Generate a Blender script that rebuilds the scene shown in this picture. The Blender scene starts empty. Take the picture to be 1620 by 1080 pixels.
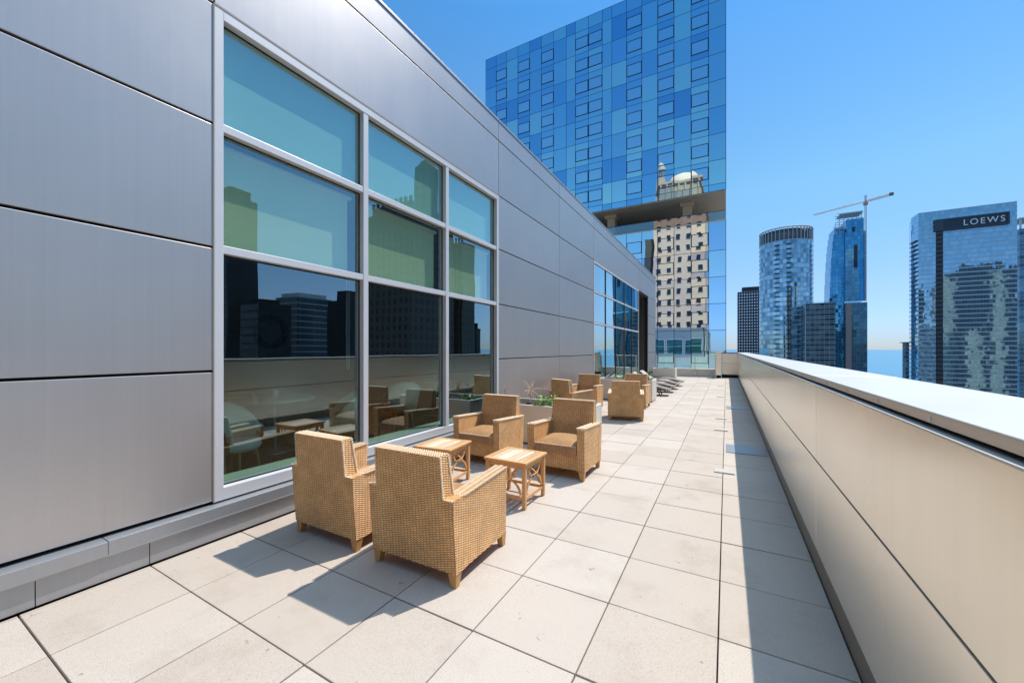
import bpy, bmesh, math, random
from mathutils import Vector, Matrix, noise
random.seed(7)
R = math.radians
SC = bpy.context.scene
COL = SC.collection

# ------------------------------------------------------------------ camera
YAW = R(29.0); FPX = 612.0; CX, CY, EYE = 0.04, 0.0, 1.595
cd = bpy.data.cameras.new('camera'); cam = bpy.data.objects.new('camera', cd); COL.objects.link(cam)
cam.location = (CX, CY, EYE); cam.rotation_euler = (R(90), 0, YAW)
cd.sensor_width = 36; cd.lens = FPX/1620*36; cd.shift_y = 12.3/1620
cd.clip_start = 0.05; cd.clip_end = 90000
SC.camera = cam

# ------------------------------------------------------------------ sky and sun
SUN_AZ, SUN_EL = R(28), R(58)          # azimuth from +Y towards +X
w = bpy.data.worlds.new('World'); SC.world = w; w.use_nodes = True
nt = w.node_tree; bg = nt.nodes['Background']
sk = nt.nodes.new('ShaderNodeTexSky'); sk.sky_type = 'NISHITA'; sk.sun_disc = False
sk.sun_elevation = SUN_EL; sk.sun_rotation = SUN_AZ
sk.air_density = 1.0; sk.dust_density = 0.0; sk.ozone_density = 1.5; sk.altitude = 400
hs = nt.nodes.new('ShaderNodeHueSaturation'); hs.inputs['Saturation'].default_value = 1.12
nt.links.new(sk.outputs[0], hs.inputs['Color'])
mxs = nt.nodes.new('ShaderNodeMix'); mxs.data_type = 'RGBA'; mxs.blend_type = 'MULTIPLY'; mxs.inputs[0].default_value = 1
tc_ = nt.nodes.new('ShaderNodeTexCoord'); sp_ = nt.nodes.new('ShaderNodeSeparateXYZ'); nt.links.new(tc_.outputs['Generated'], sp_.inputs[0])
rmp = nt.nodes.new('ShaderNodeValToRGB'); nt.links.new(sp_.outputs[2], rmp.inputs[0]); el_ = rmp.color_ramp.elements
stops_ = [(0, (.062, .078, .130)), (.05, (.084, .102, .150)), (.13, (.118, .128, .152)), (.33, (.16, .195, .178)), (.55, (.145, .21, .22)), (.66, (.12, .22, .245)), (.76, (.28, .32, .30)), (1, (2.2, 1.6, 1.0))]  # zenith stops, out of view, boosted and warmed as added shadow fill
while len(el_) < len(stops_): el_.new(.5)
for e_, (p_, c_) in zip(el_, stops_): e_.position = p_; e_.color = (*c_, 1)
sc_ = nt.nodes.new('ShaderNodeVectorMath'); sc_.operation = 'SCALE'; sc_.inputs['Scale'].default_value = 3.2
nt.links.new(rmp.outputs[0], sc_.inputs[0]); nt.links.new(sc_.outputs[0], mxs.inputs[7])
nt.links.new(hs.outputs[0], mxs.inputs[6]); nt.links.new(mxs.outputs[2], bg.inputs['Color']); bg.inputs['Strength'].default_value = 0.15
sd = bpy.data.lights.new('sun', 'SUN'); sun = bpy.data.objects.new('sun', sd); COL.objects.link(sun)
sd.energy = 2.75; sd.angle = R(0.5); sd.color = (1.0, 0.94, 0.84)
tosun = Vector((math.sin(SUN_AZ)*math.cos(SUN_EL), math.cos(SUN_AZ)*math.cos(SUN_EL), math.sin(SUN_EL)))
sun.rotation_euler = tosun.to_track_quat('Z', 'Y').to_euler()
SC.view_settings.view_transform = 'Standard'; SC.view_settings.look = 'None'
SC.view_settings.exposure = 0.87; SC.view_settings.gamma = 1.0
try:
    SC.cycles.use_denoising = True
    SC.cycles.max_bounces = 10; SC.cycles.glossy_bounces = 6; SC.cycles.transparent_max_bounces = 16
    SC.cycles.caustics_reflective = False; SC.cycles.caustics_refractive = False
    SC.cycles.sample_clamp_indirect = 6
except Exception: pass

# ------------------------------------------------------------------ tagging helpers
def tag(o, label=None, cat=None, group=None, kind=None):
    if label: o['label'] = label
    if cat: o['category'] = cat
    if group: o['group'] = group
    if kind: o['kind'] = kind
    return o
def empty(name, loc=(0, 0, 0), rz=0, label=None, cat=None, group=None):
    o = bpy.data.objects.new(name, None); COL.objects.link(o)
    o.location = loc; o.rotation_euler = (0, 0, rz); o.empty_display_size = .2
    return tag(o, label, cat, group)
def copy_tree(o, parent=None):
    c = o.copy(); COL.objects.link(c)
    if parent: c.parent = parent
    for ch in list(o.children): copy_tree(ch, c)
    return c
def place(proto, first, loc, rz, label, group=None):
    o = proto if first else copy_tree(proto)
    o.location = loc; o.rotation_euler = (0, 0, rz); o['label'] = label
    if group: o['group'] = group
    return o

# ------------------------------------------------------------------ mesh builder
class MB:
    def __init__(s): s.v = []; s.f = []; s.m = []; s.sm = []
    def face(s, pts, m=0, smooth=False):
        n = len(s.v); s.v += [Vector(p) for p in pts]; s.f.append(list(range(n, n+len(pts)))); s.m.append(m); s.sm.append(smooth)
    def add(s, vs, fs, m=0, smooth=False):
        n = len(s.v); s.v += [Vector(p) for p in vs]
        for f in fs: s.f.append([n+i for i in f]); s.m.append(m); s.sm.append(smooth)
    def box(s, x0, x1, y0, y1, z0, z1, m=0, fn=None):
        if x0 > x1: x0, x1 = x1, x0
        if y0 > y1: y0, y1 = y1, y0
        if z0 > z1: z0, z1 = z1, z0
        vs = [Vector(p) for p in ((x0,y0,z0),(x1,y0,z0),(x1,y1,z0),(x0,y1,z0),(x0,y0,z1),(x1,y0,z1),(x1,y1,z1),(x0,y1,z1))]
        if fn: vs = [Vector(fn(p)) for p in vs]
        s.add(vs, [(0,3,2,1),(4,5,6,7),(0,1,5,4),(1,2,6,5),(2,3,7,6),(3,0,4,7)], m); return s
    def taper(s, x, y, z0, z1, a0, a1, m=0, off=(0, 0)):
        vs = [(x-a0,y-a0,z0),(x+a0,y-a0,z0),(x+a0,y+a0,z0),(x-a0,y+a0,z0)]
        X, Y = x+off[0], y+off[1]
        vs += [(X-a1,Y-a1,z1),(X+a1,Y-a1,z1),(X+a1,Y+a1,z1),(X-a1,Y+a1,z1)]
        s.add(vs, [(0,3,2,1),(4,5,6,7),(0,1,5,4),(1,2,6,5),(2,3,7,6),(3,0,4,7)], m); return s
    def prism(s, pts, d, m=0, smooth=False):     # planar polygon extruded along vector d
        n = len(pts); d = Vector(d); P = [Vector(p) for p in pts]
        vs = P+[p+d for p in P]
        fs = [tuple(range(n-1, -1, -1)), tuple(range(n, 2*n))]+[(i, (i+1) % n, n+(i+1) % n, n+i) for i in range(n)]
        s.add(vs, fs, m, smooth); return s
    def tube(s, pts, r, n=8, m=0, smooth=True):
        pts = [Vector(p) for p in pts]; rs = r if isinstance(r, (list, tuple)) else [r]*len(pts)
        vs = []; fs = []
        for i, p in enumerate(pts):
            t = (pts[min(i+1, len(pts)-1)]-pts[max(i-1, 0)]).normalized()
            a = t.cross(Vector((0, 0, 1)));
            if a.length < 1e-3: a = t.cross(Vector((1, 0, 0)))
            a.normalize(); b = t.cross(a)
            for k in range(n):
                q = 2*math.pi*k/n; vs.append(p+(a*math.cos(q)+b*math.sin(q))*rs[i])
        for i in range(len(pts)-1):
            for k in range(n):
                k2 = (k+1) % n; fs.append((i*n+k, i*n+k2, (i+1)*n+k2, (i+1)*n+k))
        s.add(vs, fs, m, smooth)
        L = (len(pts)-1)*n
        s.add(vs[:n], [tuple(range(n-1, -1, -1))], m); s.add(vs[L:], [tuple(range(n))], m); return s
    def lathe(s, prof, x=0, y=0, n=32, m=0, smooth=True):
        vs = []; fs = []
        for (r, z) in prof:
            for k in range(n):
                q = 2*math.pi*k/n; vs.append((x+r*math.cos(q), y+r*math.sin(q), z))
        for i in range(len(prof)-1):
            for k in range(n):
                k2 = (k+1) % n; fs.append((i*n+k, i*n+k2, (i+1)*n+k2, (i+1)*n+k))
        s.add(vs, fs, m, smooth); return s
    def blob(s, c, d, L, r, m=0):   # small elongated strand
        c = Vector(c); d = Vector(d).normalized(); a = d.cross(Vector((0.3, 0.2, 1))).normalized(); b = d.cross(a)
        vs = [c-d*L/2]+[c-d*L*.25+(a*math.cos(q)+b*math.sin(q))*r for q in (0, 1.571, 3.142, 4.712)] + \
             [c+d*L*.25+(a*math.cos(q)+b*math.sin(q))*r for q in (0, 1.571, 3.142, 4.712)]+[c+d*L/2]
        fs = [(0, 2, 1), (0, 3, 2), (0, 4, 3), (0, 1, 4), (9, 5, 6), (9, 6, 7), (9, 7, 8), (9, 8, 5)]+[(1, 2, 6, 5), (2, 3, 7, 6), (3, 4, 8, 7), (4, 1, 5, 8)]
        s.add(vs, fs, m, True)
    def build(s, name, mats, parent=None, bevel=0, loc=None, seg=2, smooth=None):
        me = bpy.data.meshes.new(name); me.from_pydata([tuple(v) for v in s.v], [], s.f)
        if not isinstance(mats, (list, tuple)): mats = [mats]
        for mt in mats: me.materials.append(mt)
        me.polygons.foreach_set('material_index', s.m)
        me.polygons.foreach_set('use_smooth', s.sm if smooth is None else [smooth]*len(s.f))
        me.update()
        uv = me.uv_layers.new(name='UVMap'); data = [0.0]*(2*len(me.loops))
        vv = me.vertices
        for p in me.polygons:
            n = p.normal; ax, ay, az = abs(n.x), abs(n.y), abs(n.z)
            for li in p.loop_indices:
                co = vv[me.loops[li].vertex_index].co
                if az >= ax and az >= ay: a, b = co.x, co.y
                elif ax >= ay: a, b = co.y, co.z
                else: a, b = co.x, co.z
                data[2*li] = a; data[2*li+1] = b
        uv.data.foreach_set('uv', data)
        o = bpy.data.objects.new(name, me); COL.objects.link(o)
        if parent: o.parent = parent
        if loc: o.location = loc
        if bevel:
            b = o.modifiers.new('bevel', 'BEVEL'); b.width = bevel; b.segments = seg; b.limit_method = 'ANGLE'; b.angle_limit = R(35)
        return o

# ------------------------------------------------------------------ materials
class N:
    """tiny node helper"""
    def __init__(s, name):
        s.m = bpy.data.materials.new(name); s.m.use_nodes = True; s.t = s.m.node_tree
        s.b = s.t.nodes['Principled BSDF']; s.out = s.t.nodes['Material Output']
    def n(s, k, **kw):
        x = s.t.nodes.new(k)
        for a, b in kw.items(): setattr(x, a, b)
        return x
    def l(s, a, b): s.t.links.new(a, b)
    def setv(s, inp, v):
        if isinstance(v, bpy.types.NodeSocket): s.l(v, inp)
        elif hasattr(inp.default_value, '__len__') and isinstance(v, (tuple, list)) and len(v) == 3 and len(inp.default_value) == 4: inp.default_value = (*v, 1)
        else: inp.default_value = v
    def math(s, op, a, b=0, c=None):
        x = s.n('ShaderNodeMath', operation=op); s.setv(x.inputs[0], a); s.setv(x.inputs[1], b)
        if c is not None: s.setv(x.inputs[2], c)
        return x.outputs[0]
    def vmath(s, op, a, b=None, sc=None):
        x = s.n('ShaderNodeVectorMath', operation=op); s.setv(x.inputs[0], a)
        if b is not None: s.setv(x.inputs[1], b)
        if sc is not None: s.setv(x.inputs['Scale'], sc)
        return x.outputs[0]
    def mix(s, f, a, b, bt='MIX'):
        x = s.n('ShaderNodeMix', data_type='RGBA', blend_type=bt); s.setv(x.inputs[0], f); s.setv(x.inputs[6], a); s.setv(x.inputs[7], b)
        return x.outputs[2]
    def noise(s, scale, vec=None, detail=3, rough=.55, dist=0, col=False):
        x = s.n('ShaderNodeTexNoise'); x.inputs['Scale'].default_value = scale; x.inputs['Detail'].default_value = detail
        x.inputs['Roughness'].default_value = rough; x.inputs['Distortion'].default_value = dist
        if vec is not None: s.l(vec, x.inputs['Vector'])
        return x.outputs['Color' if col else 'Fac']
    def ramp(s, f, stops):
        x = s.n('ShaderNodeValToRGB'); s.l(f, x.inputs[0]); e = x.color_ramp.elements
        while len(e) < len(stops): e.new(.5)
        for i, (p, c) in enumerate(stops): e[i].position = p; e[i].color = (*c, 1) if len(c) == 3 else c
        return x.outputs[0]
    def uv(s): return s.n('ShaderNodeTexCoord').outputs['UV']
    def obj(s): return s.n('ShaderNodeTexCoord').outputs['Object']
    def mapping(s, vec, scale=(1, 1, 1), rot=(0, 0, 0), loc=(0, 0, 0)):
        x = s.n('ShaderNodeMapping'); s.l(vec, x.inputs[0]); x.inputs['Scale'].default_value = scale
        x.inputs['Rotation'].default_value = rot; x.inputs['Location'].default_value = loc; return x.outputs[0]
    def bump(s, h, st=.3, dist=.01, normal=None):
        x = s.n('ShaderNodeBump'); x.inputs['Strength'].default_value = st; x.inputs['Distance'].default_value = dist
        s.l(h, x.inputs['Height'])
        if normal is not None: s.l(normal, x.inputs['Normal'])
        return x.outputs[0]
    def set(s, **kw):
        for k, v in kw.items():
            k = {'col': 'Base Color', 'rough': 'Roughness', 'metal': 'Metallic', 'normal': 'Normal', 'spec': 'Specular IOR Level', 'aniso': 'Anisotropic'}.get(k, k)
            s.setv(s.b.inputs[k], v)
        return s.m

def simple(name, col, rough=.5, metal=0, nscale=0, namt=.12, bump=0, bscale=80):
    q = N(name)
    if nscale:
        f = q.noise(nscale, q.obj(), 4)
        c = q.mix(f, tuple(c*(1-namt) for c in col), tuple(min(1, c*(1+namt)) for c in col))
    else: c = col
    q.set(col=c, rough=rough, metal=metal)
    if bump: q.set(normal=q.bump(q.noise(bscale, q.obj(), 3), bump, .005))
    return q.m

def mat_cladding(name, col, metal=.7, rough=.38, warm=None):
    q = N(name); o = q.obj()
    br = q.noise(1, q.mapping(o, (30, 30, .6)), 4, .6)          # vertical weather streaks
    cl = q.noise(.9, o, 4, .6)
    isl = q.n('ShaderNodeNewGeometry').outputs['Random Per Island']
    t = q.math('ADD', q.math('MULTIPLY', br, .35), q.math('MULTIPLY', cl, .4))
    t = q.math('ADD', t, q.math('MULTIPLY', isl, .25))
    c = q.mix(t, tuple(x*.82 for x in col), tuple(min(1, x*1.16) for x in col))
    spk = q.noise(7, q.mapping(o, (1, 1, 1)), 5, .75)
    c = q.mix(q.math('MULTIPLY', q.math('GREATER_THAN', spk, .80), .5), c, tuple(min(1, x*1.5) for x in col))
    r = q.math('ADD', rough-.03, q.math('MULTIPLY', q.noise(2, o, 3, .6), .06))
    nb = q.bump(q.noise(.45, o, 0), .25, .012)                     # faint oil-canning of the sheets
    q.set(col=c, rough=r, metal=metal, normal=nb)
    return q.m

def mat_tile():
    q = N('paver_concrete'); o = q.obj()
    isl = q.n('ShaderNodeNewGeometry').outputs['Random Per Island']
    base = q.ramp(isl, [(0, (.475, .40, .34)), (.5, (.505, .43, .368)), (1, (.53, .46, .40))])
    sp = q.noise(260, o, 2, .6)
    spk = q.ramp(sp, [(.33, (.62, .60, .58)), (.45, (1, 1, 1)), (.62, (1, 1, 1)), (.72, (1.12, 1.12, 1.1))])
    c = q.mix(1, base, spk, 'MULTIPLY')
    st = q.noise(1.7, o, 6, .65)
    c = q.mix(1, c, q.ramp(st, [(.28, (.86, .83, .80)), (.48, (1, 1, 1)), (.75, (1.03, 1.02, 1.01))]), 'MULTIPLY')
    sm = q.noise(9, q.mapping(o, (1, 1, 1)), 3, .7, .4)
    c = q.mix(1, c, q.ramp(sm, [(.27, (.58, .54, .52)), (.32, (1, 1, 1))]), 'MULTIPLY')
    geo = q.n('ShaderNodeNewGeometry')
    pt = q.ramp(geo.outputs['Pointiness'], [(.4, (.8, .8, .8)), (.5, (1, 1, 1))])
    h = q.math('ADD', sp, q.math('MULTIPLY', q.noise(40, o, 3), .6))
    q.set(col=c, rough=.8, normal=q.bump(h, .35, .003))
    return q.m

def mat_wicker(name='wicker', a=(.95, .60, .28), b=(.85, .49, .20), cw=.029, ch=.016):
    """basket weave: lens shaped strands, every column shifted by half a strand"""
    q = N(name); uv = q.uv()
    wob = q.vmath('SCALE', q.vmath('SUBTRACT', q.noise(9, uv, 2, col=True), (.5, .5, .5)), sc=.006)
    sx = q.n('ShaderNodeSeparateXYZ'); q.l(q.vmath('ADD', uv, wob), sx.inputs[0])
    uu = q.math('DIVIDE', sx.outputs[0], cw)
    vv = q.math('ADD', q.math('DIVIDE', sx.outputs[1], ch), q.math('MULTIPLY', q.math('FLOOR', uu), .5)); row = q.math('FLOOR', vv)
    fu = q.math('SUBTRACT', q.math('MULTIPLY', q.math('FRACT', uu), 2), 1)
    fv = q.math('SUBTRACT', q.math('MULTIPLY', q.math('FRACT', vv), 2), 1)
    h = q.math('MULTIPLY', q.math('SUBTRACT', 1, q.math('MULTIPLY', fv, fv)), q.math('SUBTRACT', 1, q.math('MULTIPLY', q.math('POWER', q.math('ABSOLUTE', fu), 7.0), .75)))
    cell = q.n('ShaderNodeCombineXYZ'); q.l(q.math('FLOOR', uu), cell.inputs[0]); q.l(row, cell.inputs[1])
    wn = q.n('ShaderNodeTexWhiteNoise', noise_dimensions='3D'); q.l(cell.outputs[0], wn.inputs['Vector'])
    st = q.mix(wn.outputs['Value'], b, a)
    nz = q.noise(5, q.obj(), 3)
    st = q.mix(1, st, q.ramp(nz, [(.3, (.84, .8, .78)), (.7, (1.1, 1.08, 1.05))]), 'MULTIPLY')
    msk = q.ramp(h, [(.04, (.16, .085, .03)), (.45, (.74, .62, .48)), (.80, (1.12, 1.12, 1.12))])
    q.set(col=q.mix(1, st, msk, 'MULTIPLY'), rough=.42, normal=q.bump(h, 1, .007))
    return q.m

def mat_wood(name, a, b, axis=0, rough=.55):
    q = N(name); o = q.obj(); sc = [25, 25, 25]; sc[axis] = 2
    f = q.noise(1, q.mapping(o, tuple(sc)), 5, .6, .6)
    isl = q.n('ShaderNodeNewGeometry').outputs['Random Per Island']
    t = q.math('ADD', q.math('MULTIPLY', f, .7), q.math('MULTIPLY', isl, .35))
    c = q.ramp(t, [(.25, b), (.75, a)])
    q.set(col=c, rough=rough, normal=q.bump(f, .2, .002)); return q.m

def mat_curtain(name, cw, ch, tintA, tintB, line=(.25, .27, .3), lw=.06, lh=.06, rough=.03, metal=.85, jit=.02, warp=.02, wscale=.12, p=1.0):
    """reflective curtain wall: panes tilt a little, each with its own tint, thin frame lines between them"""
    q = N(name); uv = q.uv()
    sx = q.n('ShaderNodeSeparateXYZ'); q.l(uv, sx.inputs[0])
    u = q.math('DIVIDE', sx.outputs[0], cw); v = q.math('DIVIDE', sx.outputs[1], ch)
    cell = q.n('ShaderNodeCombineXYZ'); q.l(q.math('FLOOR', u), cell.inputs[0]); q.l(q.math('FLOOR', v), cell.inputs[1])
    wn = q.n('ShaderNodeTexWhiteNoise', noise_dimensions='3D'); q.l(cell.outputs[0], wn.inputs['Vector'])
    tint = q.mix(q.math('POWER', wn.outputs['Value'], p), tintA, tintB)
    ml = q.math('MAXIMUM', q.math('LESS_THAN', q.math('FRACT', u), lw), q.math('LESS_THAN', q.math('FRACT', v), lh))
    col = q.mix(ml, tint, line)
    g = q.n('ShaderNodeNewGeometry')
    jj = q.vmath('SCALE', q.vmath('SUBTRACT', wn.outputs['Color'], (.5, .5, .5)), sc=jit)
    wv = q.vmath('SCALE', q.vmath('SUBTRACT', q.noise(wscale, q.obj(), 2, col=True), (.5, .5, .5)), sc=warp)
    nn = q.vmath('NORMALIZE', q.vmath('ADD', q.vmath('ADD', g.outputs['Normal'], jj), wv))
    q.set(col=col, rough=q.math('ADD', rough, q.math('MULTIPLY', ml, .4)), metal=q.math('MULTIPLY', q.math('SUBTRACT', 1, q.math('MULTIPLY', ml, .7)), metal), normal=nn)
    return q.m

def mat_pane_island(name, stops, rough=.02, metal=.85, jit=.02, warp=.03, wscale=.35):
    q = N(name); g = q.n('ShaderNodeNewGeometry'); isl = g.outputs['Random Per Island']
    wn = q.n('ShaderNodeTexWhiteNoise', noise_dimensions='1D'); q.l(isl, wn.inputs['W'])
    col = q.ramp(isl, stops)
    jj = q.vmath('SCALE', q.vmath('SUBTRACT', wn.outputs['Color'], (.5, .5, .5)), sc=jit)
    off = q.vmath('SCALE', wn.outputs['Color'], sc=30)
    nz = q.noise(wscale, q.vmath('ADD', q.obj(), off), 2, col=True)
    wv = q.vmath('SCALE', q.vmath('SUBTRACT', nz, (.5, .5, .5)), sc=warp)
    nn = q.vmath('NORMALIZE', q.vmath('ADD', q.vmath('ADD', g.outputs['Normal'], jj), wv))
    q.set(col=col, rough=rough, metal=metal, normal=nn); return q.m

def mat_glass(name, tint=(.80, .96, .88), base=.28, power=2.4, warp=.006, wscale=1.2, refl=(.74, .93, 1.0)):
    q = N(name); t = q.t; t.nodes.remove(q.b)
    tr = q.n('ShaderNodeBsdfTransparent'); tr.inputs[0].default_value = (*tint, 1)
    gl = q.n('ShaderNodeBsdfGlossy'); gl.inputs['Roughness'].default_value = 0.0; gl.inputs['Color'].default_value = (*refl, 1)
    g = q.n('ShaderNodeNewGeometry')
    wv = q.vmath('SCALE', q.vmath('SUBTRACT', q.noise(wscale, q.obj(), 1, col=True), (.5, .5, .5)), sc=warp)
    q.l(q.vmath('NORMALIZE', q.vmath('ADD', g.outputs['Normal'], wv)), gl.inputs['Normal'])
    lw = q.n('ShaderNodeLayerWeight'); lw.inputs['Blend'].default_value = .5
    f = q.math('ADD', base, q.math('MULTIPLY', q.math('POWER', lw.outputs['Facing'], power), 1-base))
    f = q.math('MULTIPLY', f, q.math('SUBTRACT', 1, g.outputs['Backfacing']))
    q.l(q.mix(g.outputs['Backfacing'], tint, (1, 1, 1)), tr.inputs[0])
    mx = q.n('ShaderNodeMixShader'); q.l(f, mx.inputs[0]); q.l(tr.outputs[0], mx.inputs[1]); q.l(gl.outputs[0], mx.inputs[2])
    q.l(mx.outputs[0], q.out.inputs['Surface']); return q.m

M = {}
M['clad'] = mat_cladding('aluminium_cladding', (.52, .49, .48), .65, .38)
M['flash'] = mat_cladding('aluminium_flashing', (.40, .41, .43), .6, .42)
M['champ'] = mat_cladding('champagne_cladding', (.95, .83, .70), .65, .26)
M['cope'] = mat_cladding('coping_metal', (.50, .49, .465), .3, .42)
M['copein'] = mat_cladding('coping_lip_metal', (.62, .57, .50), .7, .35)
M['frame'] = simple('window_frame_aluminium', (.72, .71, .72), .4, .2, 3, .05)
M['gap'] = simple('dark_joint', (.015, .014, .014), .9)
M['tile'] = mat_tile()
M['bed'] = simple('paver_bed', (.12, .09, .07), .95, 0, 30, .3)
M['wick'] = mat_wicker()
M['wickl'] = mat_wicker('wicker_cushion', (.76, .45, .22), (.64, .36, .16), .022, .013)
M['strand'] = simple('wicker_strand', (.80, .57, .38), .45, 0, 90, .35)
M['legw'] = mat_wood('chair_leg_wood', (.62, .36, .13), (.50, .27, .09), 2)
M['teak'] = mat_wood('teak', (.76, .43, .19), (.50, .25, .09), 2)
M['teakl'] = mat_wood('weathered_teak', (.90, .74, .54), (.48, .24, .11), 1)
M['glass'] = mat_glass('window_glass')
M['glass2'] = mat_glass('far_window_glass', (.45, .85, .78), .25, 1.6, .015, .5)
M['rail_glass'] = mat_glass('railing_glass', (.86, .95, .93), .08, 2.5)
M['white'] = simple('white_paint', (.78, .76, .72), .5, 0, 4, .05)
M['planter'] = simple('planter_composite', (.72, .67, .58), .6, 0, 5, .06, .1, 60)
M['soil'] = simple('soil', (.05, .035, .025), .95, 0, 40, .5, .8, 40)
M['dark'] = simple('bronze_panel', (.10, .09, .082), .45, .3, 3, .12)
M['metal'] = simple('brushed_metal', (.62, .62, .60), .35, .85, 10, .08)
M['lounge'] = mat_wicker('lounger_weave', (.42, .38, .34), (.30, .27, .24), .03, .015)
M['loungew'] = simple('lounger_sling', (.45, .43, .40), .7, 0, 50, .1)
M['blackm'] = simple('black_metal', (.02, .02, .022), .4, .5)

# ================================================================== SETTING
XW = -3.75           # face of the building beside the terrace
T = .61
GZ = -75.0
# ---- ground and lake
gnd = MB(); gnd.face([(-6000, -6000, GZ), (9000, -6000, GZ), (9000, 760, GZ), (-6000, 760, GZ)])
tag(gnd.build('ground', simple('city_ground', (.12, .12, .115), .9, 0, .02, .5)), kind='structure')
q = N('lake_water'); o_ = q.obj()
n1 = q.noise(.02, q.mapping(o_, (1, .25, 1)), 4, .6)
q.set(col=q.mix(n1, (.01, .15, .26), (.015, .20, .32)), rough=.32, normal=q.bump(q.noise(.15, o_, 3), .25, 1.0))
lk = MB(); lk.face([(-60000, 760, GZ+.004), (80000, 760, GZ+.004), (80000, 80000, GZ+.004), (-60000, 80000, GZ+.004)])
tag(lk.build('lake', q.m), kind='structure')

# ---- terrace floor: pavers with open joints on a dark bed
fl = MB(); bed = MB()
bed.face([(-3.9, -9, -.045), (.75, -9, -.045), (.75, 25.2, -.045), (-3.9, 25.2, -.045)])
plates = {}
rowY0 = 2.4236-T
for j in range(-18, 40):
    y0 = rowY0+j*T; y1 = y0+T
    if y0 > 24.8: continue
    y1 = min(y1, 24.9)
    for i in range(-7, 1):
        x0 = i*T; x1 = x0+T
        if x1 < -3.7: continue
        x0 = max(x0, -3.68)
        g = .0035; dz = random.uniform(-.0015, .0015); tx = random.uniform(-.0012, .0012); ty = random.uniform(-.0012, .0012)
        def fn(p, dz=dz, tx=tx, ty=ty, x0=x0, y0=y0):
            return (p.x, p.y, p.z+(dz+(p.x-x0)/T*tx+(p.y-y0)/T*ty if p.z > -.01 else 0))
        fl.box(x0+g, x1-g, y0+g, y1-g, -.045, 0, 0, fn)
fo = fl.build('terrace_floor', M['tile'], bevel=.004, seg=2); tag(fo, kind='structure')
tag(bed.build('floor_bed', M['bed'], loc=(0, 0, 0)), kind='structure')

# ---- flat metal strips and drain covers set on the paving
def px_floor(u, v):
    a = (u-810)/FPX; b = (552.3-v)/FPX; t = -EYE/b
    return CX+t*(-math.sin(YAW)+a*math.cos(YAW)), t*(math.cos(YAW)+a*math.sin(YAW))
q = N('drain_steel'); q.set(col=(.36, .37, .38), metal=.6, rough=.36, normal=q.bump(q.noise(6, q.obj(), 2), .2, .004))
M['drain'] = q.m
for k, (y0, lab) in enumerate(((6.85, 'nearer of the two polished steel drain plates in the parapet shadow'), (11.85, 'farther polished steel drain plate in the parapet shadow'))):
    m = MB(); m.box(.035, .58, y0, y0+.58, .003, .008); m.box(.08, .535, y0+.04, y0+.055, .008, .0095)
    tag(m.build('drain_plate', M['drain'], bevel=.002), lab, 'drain plate', 'drain plates along the parapet')
SLABM = simple('slab_concrete', (.46, .44, .41), .7, 0, 20, .15)
labs = ['nearest small grey spacer slab lying across the paver joint', 'second small grey slab across the joint line', 'third small grey slab lying on the pavers',
        'fourth small grey slab lying on the pavers', 'farthest small grey slab lying on the pavers']
for k, (u, v) in enumerate(((1146, 746), (1141, 680), (1141, 662), (1140, 628), (1140, 611))):
    x, y = px_floor(u, v); m = MB(); m.box(x-.115, x+.115, y-.09, y+.09, .002, .014)
    m.box(x-.10, x+.10, y-.075, y+.075, .014, .0155)
    tag(m.build('floor_slab', SLABM, bevel=.003), labs[k], 'floor slab', 'small slabs on the pavers')

# ================================================================== BUILDING BESIDE THE TERRACE
bld = empty('terrace_building', (-3.75, 8, 0), 0, 'grey aluminium clad building with large gridded windows along the left of the terrace', 'building')
bld.location = (0, 0, 0)
zr = [.305, 1.41, 2.455, 3.50, 4.515, 5.56]
TOP = 5.93; HG = .010; VG = .005
clad = MB()
def panel(y0, y1, z0, z1, first=True, last=True):
    clad.box(XW-.035, XW, y0+VG, y1-VG, z0+HG, z1-HG)
def column(y0, y1, rows):
    for r in rows:
        z0 = zr[r]; z1 = zr[r+1] if r < 5 else TOP
        panel(y0, y1, z0, z1)
for (a, b) in ((-9, -4.45), (-4.45, -1.4), (-1.4, 1.64), (6.315, 9.37), (9.37, 12.34)):
    column(a, b, range(6))
column(22.38, 24.95, range(6))
for (a, b) in ((1.64, 6.315), (12.34, 17.0), (17.0, 19.77), (19.77, 22.38)): column(a, b, (4, 5))
clad.build('cladding', M['clad'], bld, bevel=.004)
# dark cavity behind the joints, leaving the window openings clear
cav = MB()
def cavbox(y0, y1, z0, z1): cav.box(XW-.20, XW-.037, y0, y1, z0, z1)
cavbox(-9, 1.64, .10, 5.9); cavbox(6.315, 12.34, .10, 5.9); cavbox(22.38, 24.94, -.2, 5.9)
cavbox(1.64, 6.315, 4.51, 5.9); cavbox(12.34, 22.38, 4.51, 5.9); cavbox(1.64, 6.315, .10, .29); cavbox(12.34, 19.77, .02, .29)
cav.build('joint_backing', M['gap'], bld)
# roof edge
rf = MB(); rf.box(XW-.55, XW+.012, -9.02, 24.97, TOP-.006, TOP+.03); rf.build('roof_edge', M['clad'], bld, bevel=.003)
rr = MB(); rr.box(-24, XW-.30, -9, 24.9, 5.4, 5.6); rr.build('roof', M['planter'], bld)
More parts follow.
